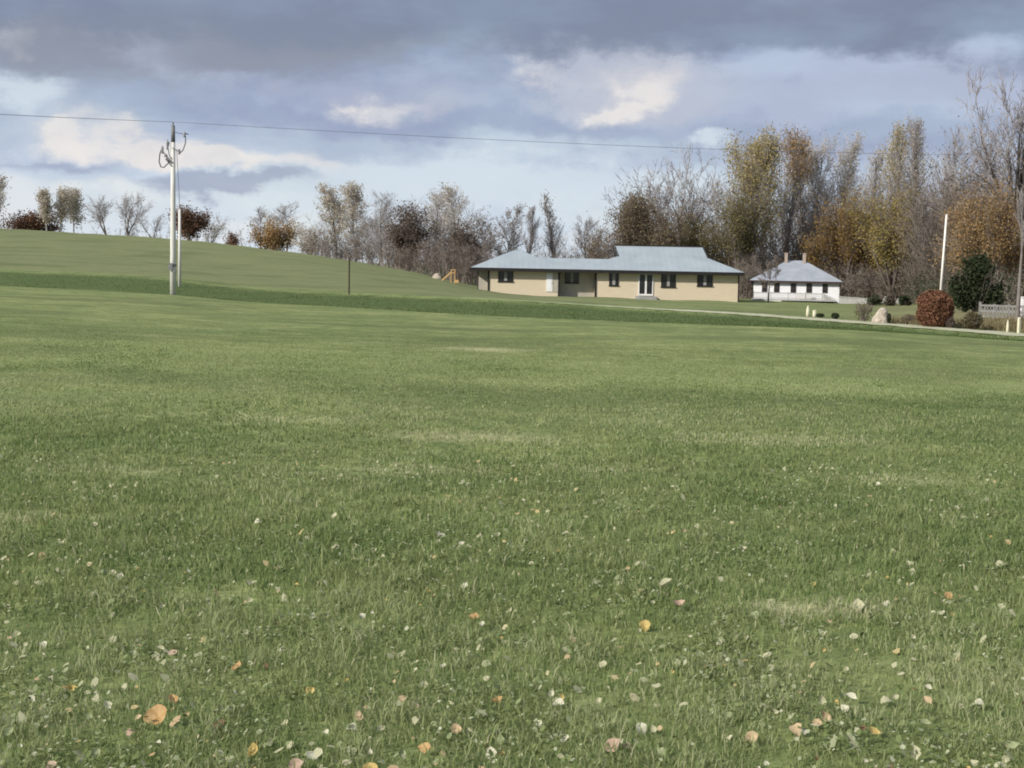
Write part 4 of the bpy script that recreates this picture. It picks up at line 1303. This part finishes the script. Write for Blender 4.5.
    gb.add([P(GR + .02, 3.3), (GR - .17, EY + RK, EZ + .05 + SL * RK), Bk(GR + .02, 3.3, 11.8)], [(0, 1, 2)])
    gb.bar((GL - .42, EY + 3.25, EZ + .05 + SL * 3.3), (GL - .5, EY + RK, EZ + .1 + SL * RK), .12, .2)
    gb.bar((GL - .35, EY + RK, EZ + .12 + SL * RK), (GR - .2, EY + RK, EZ + .12 + SL * RK), .16, .1)
    gb.bar((GR + .06, EY + 3.25, EZ + .04 + SL * 3.3), (GR - .12, EY + RK, EZ + .08 + SL * RK), .1, .16)
    B(gb, 'gable_trim', M['trim_dark'])
    # fascia, gutter and soffit; the fascia drops lower to stand for eave shadow too
    fa = MB()
    fa.box(XL, XR, EY - .035, EY - .003, EZ - .27, EZ + .045)
    fa.box(XL - .03, XL - .002, EY, EY + 8.4, EZ - .27, EZ + .045)
    fa.box(XR + .002, XR + .03, EY, EY + 11.8, EZ - .27, EZ + .045)
    B(fa, 'fascia', M['trim_dark'])
    so = MB()
    so.box(XL + .01, XR - .01, EY, 151.2, EZ - .012, EZ + .01)
    B(so, 'soffit', M['trim_dark'])

    # windows and doors
    def window(pa, pb, ya, yb, n, Yw, mat_curtain=True):
        x0, x1 = X(pa, Yw), X(pb, Yw)
        z1, z0 = Zp((pa + pb) / 2, ya, Yw), Zp((pa + pb) / 2, yb, Yw)
        z1 = min(z1, EZ - .13)
        f = MB()
        t = .07
        yf0, yf1 = Yw - .06, Yw - .003
        f.box(x0, x1, yf0, yf1, z0, z0 + t); f.box(x0, x1, yf0, yf1, z1 - t, z1)
        f.box(x0, x0 + t, yf0, yf1, z0 + t, z1 - t); f.box(x1 - t, x1, yf0, yf1, z0 + t, z1 - t)
        fo = B(f, 'window', M['trim_dark'])
        wpane = (x1 - x0 - 2 * t) / n
        for i in range(n):
            a, b = x0 + t + i * wpane, x0 + t + (i + 1) * wpane
            p = MB(); p.box(a + .005, b - .005, Yw - .03, Yw - .006, z0 + t + .004, z1 - t - .004)
            B(p, 'pane', M['glass'], fo)
        if n > 1:
            mcx = x0 + (x1 - x0) / 2
            p = MB(); p.box(mcx - .14, mcx + .14, Yw - .075, Yw - .031, z0 + t, z1 - t)
            B(p, 'mullion', M['curtain'], fo)
        s = MB(); s.box(x0 - .06, x1 + .06, Yw - .11, Yw - .003, z0 - .07, z0 - .003)
        B(s, 'sill', M['trim_dark'], fo)
    window(498, 513, 271, 281.5, 2, 150.0)
    window(565, 578.5, 271, 283, 2, 151.25)
    window(609, 618.5, 272, 285.5, 2, 150.003)
    window(661, 675.5, 272, 287, 2, 150.003)
    window(697, 712.5, 273, 286, 2, 150.003)
    # white single door
    x0, x1 = X(546.2), X(552.6)
    d = MB(); d.box(x0, x1, 149.93, 149.997, Zp(549, 291.6), Zp(549, 272.6)); do = B(d, 'door', M['white_paint'])
    d = MB(); d.box(x0 + .12, x1 - .12, 149.915, 149.928, Zp(549, 288.5), Zp(549, 274.5)); B(d, 'door_panel', M['white_siding'], do)
    d = MB(); d.lathe((x1 - .09, 149.9, Zp(549, 283)), [(.02, -.03), (.035, 0), (.02, .03)], 8); B(d, 'handle', M['metal_grey'], do)
    # grey side panel right of the white door
    d = MB(); d.box(X(553.2), X(559), 149.96, 149.998, Zp(556, 292.3), EZ - .15); B(d, 'side_panel', M['panel_grey'])
    # glazed double door
    x0, x1 = X(638.4), X(653.2)
    z0, z1 = Zp(646, 295.6), Zp(646, 273.5)
    fr = MB()
    t = .1
    fr.box(x0, x0 + t, 149.92, 150.0, z0, z1); fr.box(x1 - t, x1, 149.92, 150.0, z0, z1)
    fr.box(x0 + t, x1 - t, 149.92, 150.0, z1 - .1, z1); fr.box(x0 + t, x1 - t, 149.92, 150.0, z0, z0 + .16)
    mx = (x0 + x1) / 2
    fr.box(mx - .09, mx + .09, 149.915, 150.0, z0 + .16, z1 - .1)
    fo = B(fr, 'double_door', M['white_paint'])
    for a, b in ((x0 + t, mx - .09), (mx + .09, x1 - t)):
        p = MB(); p.box(a, b, 149.95, 149.99, z0 + .163, z1 - .103); B(p, 'pane', M['glass'], fo)
    p = MB(); p.box(x0 - .3, x1 + .3, 149.0, 149.99, z0 - .4, z0 - .06); B(p, 'door_step', M['wall_pale'])


house_long()


# ------------------------------------------------------------------ the white house
def house_white():
    WY = 165.0
    base = gz(at(795, 303, WY).x, WY) - .1
    X = lambda px, Y=WY: at(px, 290, Y).x
    Zp = lambda px, py, Y=WY: at(px, py, Y).z
    x0, x1 = X(754), X(838.5)
    O = Vector(((x0 + x1) / 2, WY, base))
    root = empty('white_house', O, 'small white house with hipped grey roof and two chimneys', 'house')

    def B(mb, name, mat, parent=None, smooth=False):
        mb.v = [(v[0] - O.x, v[1] - O.y, v[2] - O.z) for v in mb.v]
        return mb.build(name, mat, parent or root, smooth)
    ez = Zp(796, 281)
    dep = x1 - x0
    b = MB(); b.box(x0, x1, WY, WY + dep * .95, base, ez - .02); B(b, 'wall', M['white_siding'])
    EY = WY - .45
    xa, xb = X(750.5, EY), X(843, EY)
    ry = EY + dep * .52
    pa, pb = X(780.5, ry), X(797, ry)
    pz = Zp(797, 260.5, ry)
    by = EY + dep * 1.04
    rf = MB()
    V = [(xa, EY, ez), (xb, EY, ez), (xb, by, ez), (xa, by, ez), (pa, ry, pz), (pb, ry, pz)]
    rf.add(V, [(0, 1, 5, 4), (1, 2, 5), (2, 3, 4, 5), (3, 0, 4)])
    ro = B(rf, 'roof', M['roof_shingle'])
    for (c, yy) in ((778.8, 253.6), (796.6, 254)):
        cx = X(c, ry)
        m = MB(); m.box(cx - .17, cx + .17, ry - .68, ry - .34, pz - 1.2, Zp(c, yy, ry)); m.box(cx - .2, cx + .2, ry - .71, ry - .31, Zp(c, yy, ry) + .002, Zp(c, yy, ry) + .1)
        B(m, 'chimney', M['chimney'], ro)
    f = MB(); f.box(xa, xb, EY - .03, EY - .003, ez - .2, ez - .005); f.box(xa - .03, xa - .003, EY - .03, by, ez - .2, ez - .005); f.box(xb + .003, xb + .03, EY - .03, by, ez - .2, ez - .005)
    B(f, 'fascia', M['trim_maroon'])
    f = MB(); f.box(xa + .01, xb - .01, EY, WY + .1, ez - .06, ez - .02); B(f, 'soffit', M['trim_maroon'])
    for (a, c, ya, yb) in ((762.3, 767.6, 283, 292), (774.2, 779.6, 283, 292.6), (790.6, 796, 283.5, 293), (806, 811.6, 283.5, 292.6), (821.8, 827, 284, 293)):
        wx0, wx1 = X(a), X(c)
        z1, z0 = Zp(a, ya), Zp(a, yb)
        m = MB(); t = .07
        m.box(wx0, wx1, WY - .05, WY - .003, z0, z0 + t); m.box(wx0, wx1, WY - .05, WY - .003, z1 - t, z1)
        m.box(wx0, wx0 + t, WY - .05, WY - .003, z0 + t, z1 - t); m.box(wx1 - t, wx1, WY - .05, WY - .003, z0 + t, z1 - t)
        zm = (z0 + z1) / 2
        m.box(wx0 + t, wx1 - t, WY - .05, WY - .003, zm - .03, zm + .03)
        wo = B(m, 'window', M['trim_maroon'])
        m = MB(); m.box(wx0 + t, wx1 - t, WY - .035, WY - .006, z0 + t, zm - .03); m.box(wx0 + t, wx1 - t, WY - .035, WY - .006, zm + .03, z1 - t); B(m, 'pane', M['glass'], wo)
    # porch deck with railing, open below on the right, skirted on the left
    DY = WY - 1.7
    dz = Zp(800, 299.6, DY)
    da, db = X(755, DY), X(838, DY)
    m = MB(); m.box(da, db, DY, WY - .01, dz - .14, dz)
    B(m, 'porch_deck', M['porch_grey'])
    m = MB()
    sa, sb = X(756, DY), X(783, DY)
    m.box(sa, sb, DY + .05, DY + .1, base - .2, dz - .145)
    B(m, 'porch_skirt_and_shade', M['white_siding'])
    m = MB()
    for k in range(7):
        xx = X(785 + 8.6 * k, DY); m.box(xx - .06, xx + .06, DY + .3, DY + .42, base - .2, dz - .145)
    B(m, 'porch_pier', M['porch_grey'])
    m = MB(); m.box(X(785, DY), X(837, DY), DY + .5, DY + .55, base - .2, dz - .145); B(m, 'porch_skirt_and_shade', M['trim_dark'])  # dark board added in place of the shade under the open deck
    rz = dz + .72
    ra, rb = X(757, DY), X(825, DY)
    m = MB(); m.box(ra, rb, DY + .02, DY + .08, rz - .1, rz); m.box(ra, rb, DY + .02, DY + .08, dz + .08, dz + .16)
    xx = ra
    while xx < rb:
        m.box(xx, xx + .05, DY + .03, DY + .07, dz + .16, rz - .1); xx += .13
    for px in (757, 774, 791, 808, 825):
        xq = X(px, DY); m.box(xq - .05, xq + .05, DY - .005, DY + .1, dz, rz + .08)
    B(m, 'porch_railing', M['porch_grey'])
    m = MB()
    m.bar((X(825.5, DY), DY + .05, rz - .05), (X(838, DY), DY + .05, dz + .12), .06, .08)
    m.bar((X(825.5, DY), DY + .05, dz + .4), (X(835, DY), DY + .05, dz + .1), .05, .06)
    m.add([(X(826, DY), DY + .045, rz - .1), (X(826, DY), DY + .045, dz + .02), (X(837.5, DY), DY + .045, dz + .02)], [(0, 1, 2)])
    B(m, 'stair_rail', M['porch_grey'])
    # sheets of pale board leaning inside the railing
    for a, c in ((795.5, 811), (821, 826)):
        m = MB(); m.box(X(a), X(c), WY - .55, WY - .5, dz + .03, dz + .62); B(m, 'porch_board', M['white_paint'])
    m = MB(); m.box(X(777, DY), X(784.5, DY), DY - .8, DY - .01, base - .2, dz - .3); m.box(X(777, DY), X(784.5, DY), DY - .4, DY - .01, dz - .297, dz - .16); B(m, 'porch_steps', M['white_paint'])


house_white()
bpy.data.objects['white_house'].rotation_euler.z = math.radians(-9.2)

# ------------------------------------------------------------------ low wall right of the white house
p0, p1 = at(840, 303, 160), at(873, 303, 152)
zb = gz(p0.x, 160) - .2
w = MB()
for i in range(8):
    a, b = p0.lerp(p1, i / 8), p0.lerp(p1, (i + .985) / 8)
    w.bar((a.x, a.y, zb + .45), (b.x, b.y, zb + .45 - .02 * i / 8), .25, .9)
w.bar((p0.x - .05, p0.y, zb + .945), (p1.x + .05, p1.y, zb + .925), .34, .08)
o = w.build('garden_wall', M['wall_pale'])
tag(o, 'low pale grey wall running right from the white house', 'wall')


# ------------------------------------------------------------------ utility pole and wires
def utility_pole():
    Y = 81.8
    b = at(173, 294, Y)
    zg = gz(b.x, Y) - .1
    top = at(173.5, 125.5, Y).z
    H = top - zg
    root = empty('utility_pole', (b.x, Y, zg), 'tall pale wooden utility pole carrying the overhead wire', 'utility pole')
    s = MB(); s.tube([(0, 0, 0), (0, 0, H * .3), (0, 0, H * .62), (0, 0, H - .9)], [.165, .15, .13, .115], 14); s.build('shaft', M['pole_wood'], root, True)
    s = MB(); s.tube([(0, 0, H - .898), (0, 0, H)], [.113, .1], 12); s.build('pole_top', M['pole_dark'], root, True)
    s = MB(); s.lathe((0, 0, H + .002), [(.02, 0), (.02, .06), (.055, .07), (.06, .1), (.035, .12), (.05, .14), (.03, .19)], 10); s.build('insulator', M['porcelain'], root, True)
    m = Y / F    # metres per picture point at the pole
    L = lambda dx, dy: ((dx) * m, -.14, H - dy * m)
    # fuse arm on the left, jumper arm on the right
    a = MB(); a.bar(L(-10.5, 25), L(0, 37), .07, .07); a.bar(L(-1, 40), L(-7, 33), .05, .05); a.build('bracket_arm', M['metal_grey'], root)
    a = MB(); a.bar(L(0, 22), L(8, 27), .06, .06); a.build('bracket_arm', M['metal_grey'], root)
    for (dx, dy, h) in ((-10, 24, 8), (-5, 19, 10), (6.5, 26, 5)):
        c = MB(); p = Vector(L(dx, dy))
        c.lathe(p + Vector((0, 0, -h * m * .5)), [(.03, 0), (.075, .04), (.045, .1), (.08, .16), (.05, .22), (.08, .28), (.05, h * m * .8), (.03, h * m)], 8)
        c.build('fuse_cutout', M['porcelain'], root, True)
    c = MB(); c.tube([L(-8, 31), L(-6, 29), L(-5, 34), L(-3, 36)], .055, 6); c.build('switch', M['pole_dark'], root, True)
    c = MB(); c.tube([L(-10, 22), L(-12.5, 28), L(-13.2, 36), L(-11.5, 41), L(-8.5, 41.5), L(-5, 38), L(-1.5, 36)], .035, 6); c.build('jumper_cable', M['cable'], root, True)
    c = MB(); c.tube([L(-3, 16), L(-4.5, 22), L(-3, 30), L(-1, 33)], .025, 6); c.build('jumper_cable', M['cable'], root, True)
    c = MB(); c.tube([L(7.5, 27), L(10.5, 24), L(12.6, 18), L(13, 12), L(11.8, 9.5)], .028, 6); c.build('jumper_cable', M['cable'], root, True)
    c = MB(); c.lathe(L(11.8, 11.5), [(.03, 0), (.085, .05), (.05, .11), (.1, .17), (.06, .24), (.03, .3)], 8); c.build('line_clamp', M['porcelain'], root, True)
    c = MB(); c.tube([L(12, 7.5), L(16, 8.5), L(8, 8), L(0, 6)], .018, 5); c.build('jumper_cable', M['cable'], root, True)
    bnd = MB(); bnd.lathe((0, 0, 30.5 * m), [(.175, 0), (.185, .02), (.185, .12), (.175, .14)], 12); bnd.box(-.19, .02, -.27, -.165, 27 * m, 34 * m); bnd.box(.0, .14, -.24, -.17, 25 * m, 29 * m); bnd.build('meter_box', M['metal_grey'], root)
    # wire to left and to the far right, sagging between its supports
    tp = Vector((b.x, Y, zg + H + .19))
    w = MB()
    for end, sag in ((at(-420, 88, 60), .12), (at(985, 154.5, 170), .45)):
        pts = []
        for i in range(41):
            f = i / 40
            p = tp.lerp(end, f); p.z -= sag * 4 * f * (1 - f)
            pts.append(p)
        w.tube(pts, [.012 + .01 * i / 40 for i in range(41)], 6)
    o = w.build('overhead_wire', M['wire'], None, True)
    tag(o, 'long thin overhead wire crossing the sky', 'wire')
    # slim second pole behind
    Y2 = 91.5
    c = at(179.6, 286, Y2)
    z2 = gz(c.x, Y2) - .08
    h2 = at(180, 209, Y2).z - z2
    r2 = empty('slim_pole', (c.x, Y2, z2), 'slim pale pole standing close behind the utility pole', 'pole')
    s = MB(); s.tube([(0, 0, 0), (0, 0, h2 * .5), (0, 0, h2)], [.1, .09, .075], 10); s.build('shaft', M['pole_wood'], r2, True)
    s = MB(); s.tube([(0, 0, h2), (-.01, -.3, h2 + 1.6), (-.03, -.7, at(176, 150, Y2).z - z2)], .018, 5); s.build('guy_cable', M['metal_grey'], r2)
    s = MB(); s.lathe((0, 0, h2 + .002), [(.08, 0), (.09, .03), (.05, .07)], 10); s.build('cap', M['metal_grey'], r2)


utility_pole()


# ------------------------------------------------------------------ posts, flagpole
def post_thing(name, px, base_y, top_y, Y, r, mat, label, cat, taper=.9, group=None, cap=True, square=False, tip=False):
    x = at(px, base_y, Y).x
    z = gz(x, Y) - .05
    h = at(px, top_y, Y).z - z
    root = empty(name, (x, Y, z), label, cat, group)
    s = MB()
    if square:
        s.tube([(0, 0, 0), (0, 0, h)], [r * 1.25, r * 1.25 * taper], 4)
    else:
        s.tube([(0, 0, 0), (0, 0, h * .5), (0, 0, h)], [r, r * (1 + taper) / 2, r * taper], 10)
    s.build('shaft', mat, root, not square)
    s = MB()
    if tip: s.lathe((0, 0, h + .002), [(r * taper * 1.0, 0), (r * taper * .7, .1), (.01, .2)], 8)
    else: s.lathe((0, 0, h + .002), [(r * taper * 1.15, 0), (r * taper * 1.2, .02), (r * taper * .6, .05)], 8)
    s.build('cap', mat, root)
    return root


post_thing('brown_post', 349, 292, 258, 90, .045, M['post_brown'], 'slim dark brown post on the hillside below the tan poplars', 'post', 1.0, square=True)
fp = post_thing('flagpole', 939.5, 300, 215, 88, .075, M['flag_white'], 'white flagpole rising behind the red shrub', 'flagpole', .75)
fp.rotation_euler.y = math.radians(2.0)
b = MB(); b.lathe((0, 0, 0), [(.3, 0), (.3, .12), (.2, .16)], 12); b.build('footing', M['wall_pale'], fp)
b = MB(); b.tube([(.13, -.02, .9), (.16, 0, 2.5), (.12, 0, 4.75)], .014, 5); b.build('halyard', M['cable'], fp)
post_thing('cream_post', 807.6, 319, 309.5, 73.5, .085, M['post_cream'], 'left cream post of the pair by the lane, with pointed top', 'post', .9, 'cream lane posts', tip=True)
post_thing('cream_post', 814.4, 319.5, 311.2, 73, .1, M['post_cream'], 'right flat topped cream post of the pair by the lane', 'post', .95, 'cream lane posts')
post_thing('cream_post', 1007.3, 334, 324.5, 60.2, .06, M['post_cream'], 'short pointed cream post near the right edge', 'post', .8, 'cream lane posts', tip=True)
post_thing('cream_post', 1018.6, 335.5, 318.6, 59.6, .055, M['post_cream'], 'tall square cream post near the right edge', 'post', 1.0, 'cream lane posts', square=True)


# ------------------------------------------------------------------ weathered fence at right
def fence():
    Ya, Yb = 75.0, 64.0
    A, B_ = at(980, 309, Ya), at(1060, 321, Yb)
    za, zb_ = gz(A.x, A.y), gz(B_.x, B_.y)
    root = empty('lattice_fence', (A.x, A.y, za), 'weathered grey lattice fence at the right edge', 'fence')
    O = Vector((A.x, A.y, za))
    ha = 0.68
    P = lambda f, h: Vector((A.x + (B_.x - A.x) * f, A.y + (B_.y - A.y) * f, za + (zb_ - za) * f + h)) - O
    n = 5
    for i in range(n + 1):
        m = MB(); m.bar(P(i / n, -.1), P(i / n, ha + (.14 if i == 0 else .04)), .1, .1); m.build('post', M['fence_wood'], root)
    for h in (.08, .36, ha - .04):
        m = MB(); off = Vector((0, -.07, 0)); m.bar(P(0, h) + off, P(1, h) + off, .035, .09); m.build('rail', M['fence_wood'], root)
    m = MB()
    k = 24
    for i in range(k):
        f = i / k
        o1, o2 = Vector((0, -.1, 0)), Vector((0, -.125, 0))
        g1 = min(1, f + .075)
        m.bar(P(f, .1) + o1, P(g1, ha - .06) + o1, .012, .055)
        m.bar(P(f, ha - .06) + o2, P(g1, .1) + o2, .012, .055)
    m.build('lattice', M['fence_wood'], root)


fence()
c = at(1026, 308, 72)
zc = gz(c.x, 72)
r = empty('white_cabinet', (c.x, 72, zc), 'white box cut off by the right edge behind the fence', 'box')
b = MB(); b.box(-.26, .5, -.2, .3, 0, .88); b.build('body', M['white_paint'], r)
b = MB(); b.box(-.29, .53, -.23, .33, .883, .93); b.build('lid', M['white_paint'], r)


# ------------------------------------------------------------------ yellow slide on the hillside
def slide():
    Y = 156.0
    c = at(449, 281, Y)
    z = gz(c.x, Y) - .05
    r = empty('yellow_slide', (c.x, Y, z), 'yellow play slide on the grass left of the long house', 'slide')
    b = MB()
    b.bar((-.75, 0, .15), (.25, 0, 1.05), .5, .06); b.bar((-.75, -.27, .2), (.25, -.27, 1.1), .05, .16); b.bar((-.75, .27, .2), (.25, .27, 1.1), .05, .16)
    b.build('chute', M['toy_yellow'], r)
    b = MB(); b.box(.2, .62, -.28, .28, .98, 1.06); b.build('platform', M['toy_yellow'], r)
    for x in (.22, .6):
        for y in (-.25, .25):
            b = MB(); b.bar((x, y, -.1), (x, y, 1.35), .08, .08); b.build('leg', M['toy_yellow'], r)
    b = MB()
    for y in (-.25, .25): b.bar((.22, y, 1.33), (.62, y, 1.33), .07, .07)
    b.build('handrail', M['toy_yellow'], r)
    b = MB(); b.box(.55, 1.0, -.3, .3, 0, .3); b.build('step', M['toy_yellow'], r)


slide()

# ------------------------------------------------------------------ sky and sun
SUN = Vector((-0.74, -0.52, 0.50)).normalized()
sun_data = bpy.data.lights.new('sun', 'SUN')
sun_data.energy = 2.6
sun_data.angle = math.radians(1.5)
sun_data.color = (1.0, 0.93, 0.83)
sun = bpy.data.objects.new('sun', sun_data)
COL.objects.link(sun)
sun.rotation_euler = SUN.to_track_quat('Z', 'Y').to_euler()
sun.location = (0, 0, 60)

world = bpy.data.worlds.new('World')
scene.world = world
world.use_nodes = True
nt = world.node_tree
nt.nodes.clear()
wout = nt.nodes.new('ShaderNodeOutputWorld')
bg = nt.nodes.new('ShaderNodeBackground')
sky = nt.nodes.new('ShaderNodeTexSky')
sky.sky_type = 'NISHITA'
sky.sun_disc = False
sky.sun_elevation = math.asin(SUN.z)
sky.sun_rotation = math.atan2(SUN.x, SUN.y)
sky.air_density = 1.0
EXPF = 2 ** EXPOSURE
SKYK = 0.1
tc = nt.nodes.new('ShaderNodeTexCoord')
sep = nt.nodes.new('ShaderNodeSeparateXYZ')
nt.links.new(tc.outputs['Generated'], sep.inputs[0])
AZ = math_n(nt, 'ARCTAN2', sep.outputs[0], sep.outputs[1])
EL = math_n(nt, 'ARCSINE', sep.outputs[2])
comb = nt.nodes.new('ShaderNodeCombineXYZ')
nt.links.new(AZ, comb.inputs[0])
nt.links.new(math_n(nt, 'MULTIPLY', EL, 2.6), comb.inputs[1])
cvec = comb.outputs[0]


def wn(scale, detail, off, rough=0.55):
    mp = nt.nodes.new('ShaderNodeMapping')
    mp.inputs['Location'].default_value = (off, off * .7, off * 1.3)
    nt.links.new(cvec, mp.inputs['Vector'])
    return noise(nt, scale, detail, rough, mp.outputs[0])


n1, n2, n3 = wn(9, 6, 0.0), wn(9, 6, 5.3), wn(26, 7, 2.1, .6)
comb2 = nt.nodes.new('ShaderNodeCombineXYZ')
nt.links.new(AZ, comb2.inputs[0])
nt.links.new(math_n(nt, 'MULTIPLY', EL, 1.35), comb2.inputs[1])
cvec = comb2.outputs[0]
n4, n5 = wn(24, 8, 8.7, .62), wn(24, 8, 3.9, .62)
wA = math_n(nt, 'ADD', AZ, math_n(nt, 'MULTIPLY', math_n(nt, 'SUBTRACT', n1, .5), .10))
wE = math_n(nt, 'ADD', EL, math_n(nt, 'MULTIPLY', math_n(nt, 'SUBTRACT', n2, .5), .05))
wE = math_n(nt, 'ADD', wE, math_n(nt, 'MULTIPLY', math_n(nt, 'SUBTRACT', n5, .5), .04))
wA = math_n(nt, 'ADD', wA, math_n(nt, 'MULTIPLY', math_n(nt, 'SUBTRACT', n4, .5), .06))


def skyc(r, g, b):
    return tuple(v / EXPF / (SKYK) for v in srgb(r, g, b))


def blob(px, py, wx, wy, power=1.0, soft=False, tilt=0.0):
    d = ray(px, py).normalized()
    a0, e0 = math.atan2(d.x, d.y), math.asin(d.z)
    A, E = wA, wE
    da = math_n(nt, 'SUBTRACT', A, a0)
    de = math_n(nt, 'SUBTRACT', E, e0)
    if tilt:
        de = math_n(nt, 'ADD', de, math_n(nt, 'MULTIPLY', da, tilt))
    da = math_n(nt, 'DIVIDE', da, wx / F)
    de = math_n(nt, 'DIVIDE', de, wy / F)
    s = math_n(nt, 'ADD', math_n(nt, 'MULTIPLY', da, da), math_n(nt, 'MULTIPLY', de, de))
    g_ = math_n(nt, 'EXPONENT', math_n(nt, 'MULTIPLY', s, -1.0))
    return math_n(nt, 'MULTIPLY', g_, power)


def addall(l):
    s = l[0]
    for x in l[1:]: s = math_n(nt, 'ADD', s, x)
    return s


# cloud deck colours by height above the horizon
mr = nt.nodes.new('ShaderNodeMapRange')
mr.inputs['From Min'].default_value = -0.02
mr.inputs['From Max'].default_value = 0.23
nt.links.new(wE, mr.inputs['Value'])
sx = lambda e: (e + .02) / .25
deck = ramp(nt, mr.outputs[0], [(sx(-.02), skyc(222, 230, 237)), (sx(.02), skyc(214, 225, 236)), (sx(.05), skyc(198, 211, 228)), (sx(.08), skyc(174, 187, 209)),
                                (sx(.105), skyc(160, 172, 199)), (sx(.125), skyc(150, 161, 188)), (sx(.142), skyc(133, 144, 170)), (sx(.225), skyc(136, 147, 173))])
# higher sky, out of the picture: broken cloud, brightened to add fill light on the ground
hi = ramp(nt, n1, [(.32, skyc(140, 165, 210)), (.5, skyc(205, 210, 220)), (.68, skyc(245, 244, 244))])
fhi = nt.nodes.new('ShaderNodeMapRange')
fhi.inputs['From Min'].default_value = .22; fhi.inputs['From Max'].default_value = .5
nt.links.new(EL, fhi.inputs['Value'])
col = mixc(nt, fhi.outputs[0], deck, hi)
# mottling
billow = math_n(nt, 'MULTIPLY_ADD', n5, .55, math_n(nt, 'MULTIPLY', n1, .45))
mot = ramp(nt, billow, [(.38, (.84, .86, .89)), (.47, (.95, .96, .97)), (.52, (1.03, 1.03, 1.02)), (.62, (1.19, 1.17, 1.14))])
col = mixc(nt, .85, col, mot, 'MULTIPLY')


def layer(col, blobs, rgb, amount, wob=None):
    a = addall(blobs)
    if wob is not None: a = math_n(nt, 'MULTIPLY', a, math_n(nt, 'MULTIPLY_ADD', wob, 3.2, -.6))
    f = nt.nodes.new('ShaderNodeMapRange'); f.interpolation_type = 'SMOOTHSTEP'
    f.inputs['From Min'].default_value = .12; f.inputs['From Max'].default_value = .95; f.inputs['To Max'].default_value = amount
    nt.links.new(a, f.inputs['Value'])
    return mixc(nt, f.outputs[0], col, skyc(*rgb))


# greyer veil at upper left, dark shelf along the top, lighter bank on the right, pale cloud low over the trees
col = layer(col, [blob(90, 55, 150, 40, 1.0), blob(330, 45, 240, 26, .8)], (145, 152, 166), .8)
col = layer(col, [blob(700, 22, 330, 40, 1.0), blob(980, 40, 160, 22, .7), blob(250, 12, 400, 26, .8)], (131, 142, 164), .8)
col = layer(col, [blob(880, 84, 150, 26, 1.1), blob(790, 100, 90, 24, .7), blob(990, 105, 80, 36, .8)], (179, 189, 212), .9)
col = layer(col, [blob(600, 85, 100, 40, 1.2), blob(690, 90, 60, 26, .7)], (186, 193, 210), .9, n4)
col = layer(col, [blob(430, 104, 70, 22, 1.0), blob(250, 78, 120, 14, .8), blob(130, 40, 50, 20, .6)], (172, 180, 202), .8, n4)
col = layer(col, [blob(480, 132, 190, 14, 1.0), blob(900, 142, 170, 20, .9), blob(250, 110, 90, 14, .8), blob(760, 68, 60, 12, .6)], (151, 162, 192), .8)
col = layer(col, [blob(25, 98, 50, 22, 1.0), blob(120, 212, 200, 22, 1.0), blob(520, 180, 190, 26, 1.1), blob(640, 205, 90, 26, .8), blob(380, 180, 110, 14, .7), blob(703, 142, 22, 9, .9)], (211, 222, 233), .85, n4)
col = layer(col, [blob(225, 186, 85, 12, 1.2), blob(60, 160, 60, 10, .7)], (154, 163, 190), .8)
col = layer(col, [blob(110, 195, 50, 16, .9), blob(5, 210, 34, 40, 1.0), blob(230, 228, 120, 10, .8), blob(560, 236, 80, 12, .7)], (226, 231, 236), .8, n4)
# sunlit cloud parts
cr = addall([blob(150, 148, 80, 15, 1.6, tilt=.06), blob(240, 160, 80, 11, 1.5, tilt=.08), blob(85, 128, 20, 14, .75), blob(372, 108, 36, 14, 1.15), blob(445, 108, 40, 13, .35),
             blob(640, 98, 36, 16, 1.0, tilt=-.45), blob(605, 116, 28, 11, .9, tilt=-.3), blob(650, 72, 50, 24, .55), blob(540, 74, 32, 18, .75), blob(580, 95, 50, 26, .35), blob(8, 36, 30, 14, .6), blob(92, 186, 34, 12, .5), blob(150, 212, 40, 9, .35), blob(-5, 215, 24, 30, .5)])
crn = math_n(nt, 'MULTIPLY', cr, math_n(nt, 'MULTIPLY_ADD', n4, 2.6, -.3))
crm = nt.nodes.new('ShaderNodeMapRange')
crm.interpolation_type = 'SMOOTHSTEP'
crm.inputs['From Min'].default_value = .1; crm.inputs['From Max'].default_value = 1.5
nt.links.new(crn, crm.inputs['Value'])
crm.inputs['To Max'].default_value = .95
col = mixc(nt, crm.outputs[0], col, mixc(nt, n5, skyc(206, 206, 212), skyc(250, 244, 238)))
# thin places let the blue sky through
cov = math_n(nt, 'MULTIPLY_ADD', n2, .5, .72, clamp=True)
skyb = sky.outputs[0]
col = mixc(nt, cov, skyb, col)
nt.links.new(col, bg.inputs['Color'])
bg.inputs['Strength'].default_value = SKYK
nt.links.new(bg.outputs[0], wout.inputs[0])

# ------------------------------------------------------------------ view
scene.view_settings.view_transform = 'Standard'
scene.view_settings.look = 'None'
scene.view_settings.exposure = EXPOSURE
scene.view_settings.gamma = 1.0
scene.view_settings.use_curve_mapping = False
scene.render.engine = 'CYCLES'
scene.cycles.max_bounces = 4
scene.cycles.diffuse_bounces = 2
world.cycles.sampling_method = 'MANUAL'
world.cycles.sample_map_resolution = 512
scene.cycles.filter_width = 1.9
